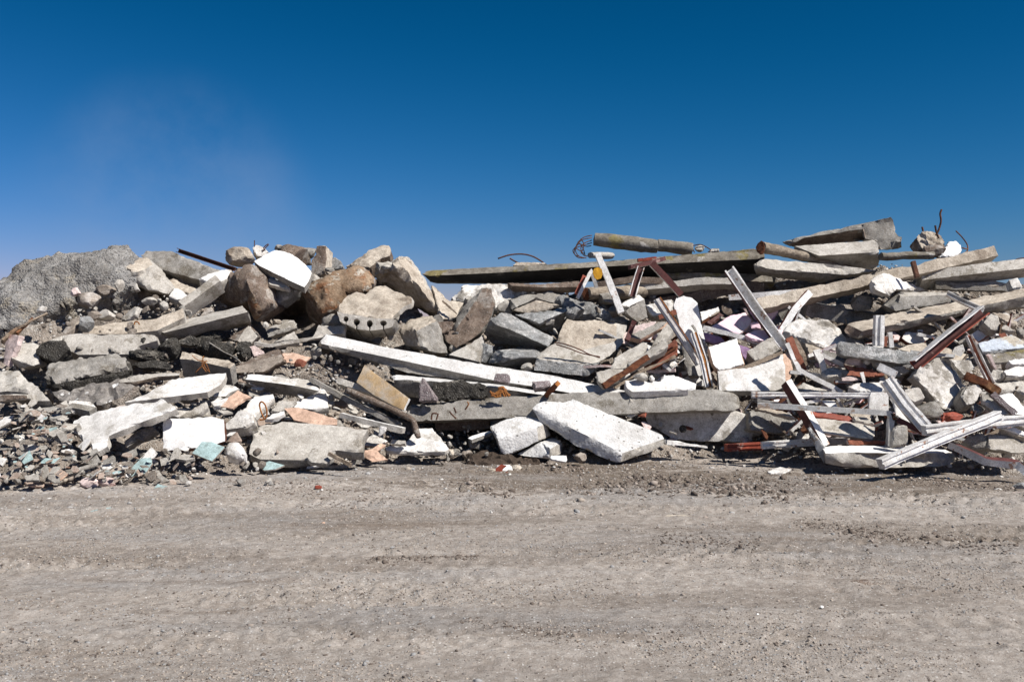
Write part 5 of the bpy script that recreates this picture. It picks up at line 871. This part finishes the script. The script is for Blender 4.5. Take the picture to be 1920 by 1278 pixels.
scatter('turquoise_shard','tile','small turquoise chip in the broken tiles at the lower left','turquoise chips',12,(0,770,300,890),(6,11),[('turq','clay')],'s',(-.6,-.4),(.3,.5),lie=.4,poly=lw)
scatter('rubble_stone','stone','small rubble stone along the toe of the left debris','rubble stones along the left toe',90,(-20,845,520,905),(4,11),['light','dust','clay','conc','wpatch'],'r',(-.45,-.1))
scatter('slope_lump','lump','dusty lump on the earthy slope below the huge boulder','lumps on the earthy slope',110,(60,550,360,680),(3,11),['dust','dust','light','conc'],'r',(-.05,.25),poly=lambda x,y: y>600-(x-60)*.22)  # rubble stones and lumps of concrete and dusty stone on the slopes
scatter('slope_lump','lump','dusty lump on the lower left slope','lumps on the lower left slope',80,(-20,640,330,780),(3,9),['dust','light','conc','asph'],'r',(0,.25))
scatter('slope_lump','lump','stone on the gravel slope in the left centre','stones on the gravel slope',100,(440,655,735,735),(2,7),['dust','light','conc','brown','conc'],'r',(-.45,-.1))
scatter('rubble_block','block','small shaded lump in the gaps of the middle heap','lumps in the gaps of the middle',90,(560,560,1180,730),(8,20),['conc','light','blue','brown','dust'],'r',(.05,.6),avoid=None,poly=lambda x,y: not (470<x<650 and y<640) and y>560+ (30 if x<870 and x>760 else 0))
scatter('rubble_block','block','small lump in the gaps of the right heap','lumps in the gaps of the right',120,(1180,560,1940,860),(8,20),['conc','light','white','brown','pale_pink','wpatch'],'r',(.0,.5))
scatter('board_shard','board','broken white board offcut in the gaps of the right heap','white board offcuts on the right',90,(1150,620,1940,815),(10,26),[('white','light'),('panel','light'),('pale_pink','brick'),('light','light')],'s',(-.35,.3),(.5,1),lie=.7)
scatter('red_shard','board','red brown splinter in the gaps of the right heap','red splinters on the right',26,(1160,620,1920,830),(7,18),[('brick','red'),('rotten','brick')],'s',(-.4,.1),(.4,.9),lie=.8)
scatter('board_shard','board','broken white board offcut among the left panels','white board offcuts on the left',45,(330,720,760,850),(8,20),[('white','light'),('light','light'),('wpatch','conc')],'s',(-.45,-.1),(.5,1),lie=.5)
scatter('rubble_block','block','lump on the crest behind the left centre boulders','crest lumps',14,(430,505,660,530),(7,13),['conc','dust','light'],'r',(.3,.5))
scatter('rubble_stone','stone','stone lying in the shade under the main grey beam','stones under the main grey beam',60,(800,800,960,868),(3,8),['light','conc','dust'],'r',(-.3,.2))
scatter('rubble_stone','stone','small stone at the foot of the right debris','stones at the right toe',70,(1210,835,1920,885),(2,6),['light','conc','dust','wpatch'],'r',(-.4,0))

for k in range(105):
    x = rnd.uniform(1130, 1900); y = rnd.uniform(600, 820); a = rnd.uniform(-1.3, 1.3); l = rnd.uniform(14, 52)
    if x < 1420 and y > 730: x += 260
    mm = rnd.choice([('wmet', 'brick'), ('wmet', 'red'), ('wmet_shade', 'wmet_shade'), ('wood', 'wood'), ('rotten', 'rotten'), ('wmet', 'maroon'), ('light', 'light'), ('pale_pink', 'brick')])
    dx, dy_ = math.cos(a)*l, math.sin(a)*l
    B('broken_lath', 'lath', 'thin broken lath sticking out of the rubble on the right', 'Z', [(x-dx, y-dy_, rnd.uniform(-.1, .1)), (x+rnd.uniform(-3, 3), y+rnd.uniform(-3, 3), 0), (x+dx, y+dy_, rnd.uniform(-.1, .1))], rnd.uniform(3, 7), rnd.uniform(.03, .08), m=mm, mi=[0, 1, 0, 0], dy=rnd.uniform(-.4, .05), amp=.006, chip=.006, group='broken laths on the right', L=.05)
for k in range(64):
    x = rnd.uniform(1150, 1900); y = rnd.uniform(620, 815); r0 = rnd.uniform(10, 26); n_ = rnd.randrange(4, 7)
    if x < 1420 and y > 730: x += 260
    P('broken_sheet', 'sheet', 'small broken sheet lying in the rubble on the right', 'Z', [(x+r0*math.cos(i*6.283/n_+rnd.uniform(-.4, .4))*rnd.uniform(.8, 1.3), y-.6*r0*math.sin(i*6.283/n_)*rnd.uniform(.7, 1.2)) for i in range(n_)], (rnd.gauss(0, .25), -.75, rnd.uniform(.3, .8)), rnd.uniform(.02, .08), rnd.choice(['light', 'white', 'pale_pink', 'pink', 'pink', 'wpatch', 'cream', 'panel', 'white']), rnd.choice(['light', 'brick', 'conc']), dy=rnd.uniform(-.3, .15), group='broken sheets on the right')
for k in range(58):
    x = rnd.uniform(-20, 740); y = rnd.uniform(700, 850)
    if x < 330 and y < 760: continue
    r0 = rnd.uniform(12, 32); n_ = rnd.randrange(4, 7)
    P('broken_slab', 'slab', 'small flat broken slab among the debris at the left foot', 'Z', [(x+r0*math.cos(i*6.283/n_+rnd.uniform(-.4, .4))*rnd.uniform(.8, 1.3), y-.45*r0*math.sin(i*6.283/n_)*rnd.uniform(.7, 1.2)) for i in range(n_)], (rnd.gauss(0, .25), -.6, rnd.uniform(.5, .9)), rnd.uniform(.03, .09), rnd.choice(['light', 'white', 'conc', 'clay', 'wpatch', 'light']), rnd.choice(['light', 'clay', 'conc']), dy=rnd.uniform(-.3, -.05), group='small flat slabs at the left foot')

# ------------------------------------------------------------------ heap body (loose rubble under the big pieces)
CREST = [(-400,640),(0,600),(100,575),(200,548),(300,528),(450,520),(560,510),(640,520),(700,525),(770,560),(800,600),(870,600),(950,560),(1100,540),(1200,535),(1400,520),(1500,495),(1700,495),(1800,515),(1920,535),(2400,560)]
def heap():
    nx, ny = 560, 170; xs = np.linspace(-420, 2340, nx); co = []
    for j in range(ny):
        t = j/(ny-1)
        for x in xs:
            yt = lerp(TOE, x); yc = lerp(CREST, x)
            if t < .8: y = (yt+6)+(yc-yt-6)*(t/.8); Y = depth(x, y)+.12+(.6+.15*min(1, max(0, (x-520)/150)))*min(1, t*3); back = 0
            else: y = yc; back = (t-.8)/.2; Y = depth(x, y)+.72+.15*min(1, max(0, (x-520)/150))
            Y -= .75*math.exp(-((x-610)/105)**2-((y-700)/42)**2)
            Y += 1.9*math.exp(-((x-545)/62)**2-((y-592)/42)**2)+.5*math.exp(-((x-890)/110)**2-((y-810)/22)**2)
            p = w3(x, y, Y); q = Vector(p)
            if back: q = Vector((p.x*(1+.25*back), p.y+7*back, p.z*(1-back*back)-.05))
            s = min(1, t*6)*(.16*noise.noise(p*1.3)+.10*noise.noise(p*3.1)+.055*noise.noise(p*8)+.03*noise.noise(p*19))
            q += Vector((0, -.7, .7))*s
            if t == 0: q.z = -.05
            co.append(q)
    fc = [(j*nx+i, j*nx+i+1, (j+1)*nx+i+1, (j+1)*nx+i) for j in range(ny-1) for i in range(nx-1)]
    me = bpy.data.meshes.new('rubble_heap'); me.from_pydata(co, [], fc); me.update()
    for p in me.polygons: p.use_smooth = True
    o = link('rubble_heap', me, (0, 0, 0), ['soil'], kind='stuff'); o['label'] = 'loose earth and fine rubble filling the heap between the big pieces'; o['category'] = 'rubble'
heap()

# ------------------------------------------------------------------ ground
def vnoise(x, y, s, seed=0):
    return noise.noise(Vector((x*s+seed, y*s*1.0, seed*1.3)))
def gz(x, y, fine=1):
    z = .035*noise.noise(Vector((x*.25, y*.9, 3)))+.018*noise.noise(Vector((x*.8, y*2.2, 7)))
    if y > 9.2 and y < 13: z += .03*max(0, noise.noise(Vector((x*1.5, y*2, 5))))*1
    r = max(0., noise.noise(Vector((x*.35, y*1.6, 21)))-.05)+.8*max(0., noise.noise(Vector((x*1.7, y*3.1, 33)))-.28)
    for yc_, sl, w_ in ((9.75, .03, .17), (9.25, .03, .15), (7.55, .02, .15), (7.1, .02, .14), (5.7, -.03, .12)):
        u = (y-yc_-sl*x-.12*noise.noise(Vector((x*.6, yc_, 4))))/w_
        if abs(u) < 3: z += (-.022*math.exp(-u*u)+.014*math.exp(-(abs(u)-1.5)**2*3))*(.55+.9*max(-.5, noise.noise(Vector((x*.5, yc_, 8)))))*(1+.5*math.sin(x*31+3*noise.noise(Vector((x*2, y*5, 1)))))
    z += fine*(.012*noise.noise(Vector((x*5, y*7, 1)))+(.005+.075*r)*noise.noise(Vector((x*13, y*15, 2)))+(.003+.05*r)*noise.noise(Vector((x*31, y*34, 9))))
    return z
def axis(a, b, st, far):
    v = list(np.arange(a, b, st)); s = st; lo = a; hi = v[-1]; L_ = []; H_ = []
    while lo > far[0]: s *= 1.5; lo -= s; L_.append(max(lo, far[0]))
    s = st
    while hi < far[1]: s *= 1.5; hi += s; H_.append(min(hi, far[1]))
    return L_[::-1]+v+H_
def ground():
    X = axis(-8, 8, .028, (-600, 600)); Y = axis(4, 13.6, .03, (-60, 1200)); nx, ny = len(X), len(Y)
    co = []
    for y in Y:
        for x in X:
            inside = -8.5 <= x <= 8.5 and 3.5 <= y <= 14
            co.append((x, y, gz(x, y) if inside else 0.0))
    fc = [(j*nx+i, j*nx+i+1, (j+1)*nx+i+1, (j+1)*nx+i) for j in range(ny-1) for i in range(nx-1)]
    me = bpy.data.meshes.new('ground'); me.from_pydata(co, [], fc); me.update()
    for p in me.polygons: p.use_smooth = True
    m = bpy.data.materials.new('packed_dirt'); m.use_nodes = True; t = m.node_tree; t.nodes.clear(); N = t.nodes.new; Lk = t.links.new
    tc = N('ShaderNodeTexCoord')
    def nz(s, d, sc=(1, 1, 1), r=.6, off=(0, 0, 0)):
        mp = N('ShaderNodeMapping'); mp.inputs['Scale'].default_value = sc; mp.inputs['Location'].default_value = off; Lk(tc.outputs['Object'], mp.inputs[0])
        n = N('ShaderNodeTexNoise'); n.inputs['Scale'].default_value = s; n.inputs['Detail'].default_value = d; n.inputs['Roughness'].default_value = r; Lk(mp.outputs[0], n.inputs['Vector']); return n.outputs['Fac']
    def rng(x, a, b, lo=0, hi=1):
        n = N('ShaderNodeMapRange'); Lk(x, n.inputs[0]); n.inputs[1].default_value = a; n.inputs[2].default_value = b; n.inputs[3].default_value = lo; n.inputs[4].default_value = hi; return n.outputs[0]
    def mix(f, a, b, mode='MIX'):
        n = N('ShaderNodeMix'); n.data_type = 'RGBA'; n.blend_type = mode
        if isinstance(f, float): n.inputs[0].default_value = f
        else: Lk(f, n.inputs[0])
        for k, s in ((6, a), (7, b)):
            if isinstance(s, tuple): n.inputs[k].default_value = s
            else: Lk(s, n.inputs[k])
        return n.outputs[2]
    def mul(a, b):
        n = N('ShaderNodeMath'); n.operation = 'MULTIPLY'; Lk(a, n.inputs[0]); Lk(b, n.inputs[1]); return n.outputs[0]
    col = mix(rng(nz(.5, 8, (.5, 1.6, 1)), .35, .65), (.44, .395, .355, 1), (.335, .297, .264, 1))
    col = mix(rng(nz(.9, 9, (.28, 1.7, 1), .7, (3, 1, 0)), .54, .66, 0, .75), col, (.20, .155, .12, 1))   # moist tracks
    col = mix(rng(nz(.7, 8, (.3, 1.3, 1), .65, (9, 4, 0)), .55, .68, 0, .7), col, (.49, .44, .395, 1))    # dry dust
    def blob(cx, cy, rx, ry, amt):
        mp = N('ShaderNodeMapping'); mp.inputs['Location'].default_value = (-cx/rx, -cy/ry, 0); mp.inputs['Scale'].default_value = (1/rx, 1/ry, 0); Lk(tc.outputs['Object'], mp.inputs[0])
        ln = N('ShaderNodeVectorMath'); ln.operation = 'LENGTH'; Lk(mp.outputs[0], ln.inputs[0])
        ad = N('ShaderNodeMath'); ad.operation = 'MULTIPLY_ADD'; Lk(nz(2.6, 8, (.8, 1.6, 1), .78), ad.inputs[0]); ad.inputs[1].default_value = 3.2; Lk(ln.outputs['Value'], ad.inputs[2])
        return rng(ad.outputs[0], 2.5, 2.85, min(1, amt*1.15), 0)
    for cx, cy, rx, ry, amt in ((.2, 12.6, 2.0, 1.0, .9), (2.2, 11.2, 3.2, .8, .8), (5.0, 11.4, 2.6, .9, .6), (-1.8, 9.0, 2.4, .35, .38), (-1.2, 7.25, 2.0, .2, .4), (3.6, 8.2, 2.4, .5, .45), (-3.4, 7.5, 1.4, .28, .32), (1.9, 7.6, 1.8, .25, .4), (-.1, 5.6, 1.2, .18, .4), (1.6, 6.2, 1.4, .2, .3), (-4.5, 9.9, 1.8, .4, .3)):
        col = mix(blob(cx, cy, rx, ry, amt), col, mix(rng(nz(24, 5, r=.75), .4, .6), (.125, .098, .075, 1), (.25, .21, .175, 1)))
    grav = rng(nz(.6, 7, (.45, 1.3, 1), .7, (5, 8, 0)), .5, .62)
    col = mix(mul(grav, rng(nz(70, 3), .3, .6, .3, 1)), col, (.335, .315, .30, 1))
    col = mix(rng(nz(11, 8, r=.75), .42, .58, .0, 1), mix(.55, col, (.5, .46, .42, 1), 'MULTIPLY'), col)
    for sc, th, cc, amt in ((55, .10, (.62, .60, .57, 1), .8), (34, .05, (.12, .10, .09, 1), .8), (95, .16, (.50, .47, .44, 1), .7), (80, .14, (.13, .12, .11, 1), .7)):
        v = N('ShaderNodeTexVoronoi'); v.inputs['Scale'].default_value = sc; Lk(tc.outputs['Object'], v.inputs['Vector'])
        sp = N('ShaderNodeSeparateColor'); Lk(v.outputs['Color'], sp.inputs[0])
        a = N('ShaderNodeMath'); a.operation = 'LESS_THAN'; Lk(sp.outputs[0], a.inputs[0]); a.inputs[1].default_value = th
        b = N('ShaderNodeMath'); b.operation = 'LESS_THAN'; Lk(v.outputs['Distance'], b.inputs[0]); b.inputs[1].default_value = .33
        k = mul(a.outputs[0], b.outputs[0]); c_ = N('ShaderNodeMath'); c_.operation = 'MULTIPLY'; Lk(k, c_.inputs[0]); c_.inputs[1].default_value = amt
        col = mix(c_.outputs[0], col, cc)
    bs = N('ShaderNodeBsdfPrincipled'); bs.inputs['Roughness'].default_value = .96; bs.inputs['Specular IOR Level'].default_value = .15; Lk(col, bs.inputs['Base Color'])
    out = None
    for s, st, d in ((38, .8, .02), (9, .6, .04), (130, .8, .008)):
        b = N('ShaderNodeBump'); b.inputs['Strength'].default_value = st; b.inputs['Distance'].default_value = d; Lk(nz(s, 6, r=.7), b.inputs['Height'])
        if out: Lk(out, b.inputs['Normal'])
        out = b.outputs[0]
    Lk(out, bs.inputs['Normal']); o_ = N('ShaderNodeOutputMaterial'); Lk(bs.outputs[0], o_.inputs[0])
    link('ground', me, (0, 0, 0), [m], kind='structure')
ground()

# ------------------------------------------------------------------ uncountable grit (each sheet of it one object)
def grit(name, label, pts, sizes, mats, seed, cat='gravel'):
    bm = bmesh.new(); bmesh.ops.create_icosphere(bm, subdivisions=1, radius=1); bv = np.array([v.co[:] for v in bm.verts]); bf = np.array([[v.index for v in f.verts] for f in bm.faces]); bm.free()
    rg = np.random.RandomState(seed); n = len(pts); nv = len(bv)
    jit = bv[None]*(1+rg.uniform(-.5, .35, (n, nv, 1)))
    sc = sizes[:, None]*rg.uniform([.6, .45, .35], [1.4, 1, .9], (n, 3)); jit = jit*sc[:, None, :]
    a = rg.uniform(0, 6.28, n); ca, sa = np.cos(a), np.sin(a)
    x = jit[..., 0]*ca[:, None]-jit[..., 1]*sa[:, None]; y = jit[..., 0]*sa[:, None]+jit[..., 1]*ca[:, None]
    V = np.stack([x, y, jit[..., 2]], -1)+pts[:, None, :]
    Fc = bf[None]+(np.arange(n)*nv)[:, None, None]
    me = bpy.data.meshes.new(name); me.vertices.add(n*nv); me.vertices.foreach_set('co', V.reshape(-1)); nf = n*len(bf)
    me.loops.add(nf*3); me.loops.foreach_set('vertex_index', Fc.reshape(-1).astype(np.int32)); me.polygons.add(nf)
    me.polygons.foreach_set('loop_start', np.arange(nf, dtype=np.int32)*3); me.polygons.foreach_set('loop_total', np.full(nf, 3, np.int32))
    mi = np.repeat(rg.randint(0, len(mats), n), len(bf)).astype(np.int32); me.polygons.foreach_set('material_index', mi); me.update(); me.validate()
    o = link(name, me, (0, 0, 0), mats, kind='stuff'); o['label'] = label; o['category'] = cat; return o
rg = np.random.RandomState(5)
flatm = {}
def fm(nm, c):
    m = bpy.data.materials.new(nm); m.use_nodes = True; b = m.node_tree.nodes['Principled BSDF']; b.inputs['Base Color'].default_value = (*c, 1); b.inputs['Roughness'].default_value = .95
    b.inputs['Specular IOR Level'].default_value = .1
    n = m.node_tree.nodes.new('ShaderNodeTexNoise'); n.inputs['Scale'].default_value = 40; mx = m.node_tree.nodes.new('ShaderNodeMix'); mx.data_type = 'RGBA'
    mx.inputs[6].default_value = (*[v*.6 for v in c], 1); mx.inputs[7].default_value = (*[v*1.3 for v in c], 1)
    m.node_tree.links.new(n.outputs['Fac'], mx.inputs[0]); m.node_tree.links.new(mx.outputs[2], b.inputs['Base Color']); return m
G1 = [fm('taupe_pebble', (.30, .255, .22)), fm('dark_pebble', (.13, .105, .088)), fm('grey_pebble', (.28, .275, .27)), fm('tan_pebble', (.36, .31, .26))]
G2 = [fm('pale_chip', (.55, .53, .50)), fm('grey_chip', (.34, .33, .32)), fm('clay_chip', (.40, .29, .23)), fm('white_chip', (.75, .74, .72))]
def gpts(n, dens, ylo=4.2, yhi=13.4):
    out = []
    while len(out) < n:
        y = ylo+(yhi-ylo)*rg.rand(); x = (rg.rand()*2-1)*(.56*y+.4)
        if rg.rand() < dens(x, y): out.append((x, y, gz(x, y)))
    return np.array(out)
nn = lambda x, y, sx, sy, s: noise.noise(Vector((x*sx, y*sy, s)))
P1 = gpts(52000, lambda x, y: min(1, max(.05, .25+1.9*nn(x, y, .5, 1.5, 11)+.8*nn(x, y, 2, 4, 12))))
grit('fine_gravel', 'fine loose gravel strewn over the packed dirt', P1, np.minimum(.011, rg.gamma(2.0, .0017, len(P1))+.0018), G1, 1)
P2 = gpts(2600, lambda x, y: min(1, max(.03, .12+1.2*nn(x, y, .6, 2.2, 31))))
grit('dirt_clods', 'loose clods and small stones on the dirt road', P2, np.minimum(.019, rg.gamma(1.5, .0042, len(P2))+.003), G1[:3], 2, 'clods')
P3 = gpts(3600, lambda x, y: min(1, max(.02, (y-8.6)*.3))*min(1, max(.1, .4+1.5*nn(x, y, .8, 1.5, 41))), 8.2, 13.4)
grit('debris_chips', 'pale chips and crumbs of rubble along the foot of the heap', P3, rg.gamma(2.0, .0045, len(P3))+.003, G1[:4]+G2[:2]+[G2[1], G1[0]], 3, 'chips')
def tracks():
    out = []; sz = []
    for (px0, py0, px1, py1, wd, n, s) in [(1070,915,1560,905,16,420,.022),(1180,905,1480,925,14,350,.026),(1020,878,1100,880,10,120,.02),(860,905,960,930,10,80,.024),(1500,985,1700,1010,7,160,.013),(1600,1000,1900,1030,14,260,.012),(690,1050,900,1045,5,150,.012),(1230,1010,1430,1025,16,200,.012),(420,905,720,925,10,240,.012),(560,950,960,925,6,160,.012),(1700,900,1900,915,9,200,.018),(870,1165,1080,1190,8,110,.009),(620,940,420,900,10,160,.011)]:
        for _ in range(int(n*2.2)):
            t = rg.rand(); x = px0+(px1-px0)*t+rg.randn()*8; y = py0+(py1-py0)*t+rg.randn()*wd*.6
            Y = CAMH*FPX/(y-CY); X = (x-CX)*Y/FPX; out.append((X, Y, gz(X, Y))); sz.append(s*(.35+rg.gamma(1.6, .35)))
    return np.array(out), np.array(sz)
PT, ST = tracks()
grit('clod_rows', 'rows of earth clods pushed up along the wheel tracks', PT, np.minimum(ST*.8, .05), [G1[1], G1[1], G1[1], G1[0]], 4, 'clods')
def hpts(n):
    out = []
    while len(out) < n:
        x = rg.uniform(-60, 1980); yt = lerp(TOE, x); yc = lerp(CREST, x); y = rg.uniform(yc, yt-(0 if x < 760 else 14))
        if 470 < x < 640 and 540 < y < 640: continue
        t = .8*(yt+6-y)/(yt+6-yc); p = w3(x, y, depth(x, y)+.12+(.6+.15*min(1, max(0, (x-520)/150)))*min(1, t*3)-.75*math.exp(-((x-610)/105)**2-((y-700)/42)**2)-rg.uniform(0, .1)); out.append(p[:])
    return np.array(out)
PH = hpts(15000)
grit('rubble_crumbs', 'crumbs of concrete and stone over the body of the heap', PH, np.minimum(.05, rg.gamma(1.6, .010, len(PH))+.006), G2[:2]+G1[:2]+[G1[3]], 6, 'crumbs')
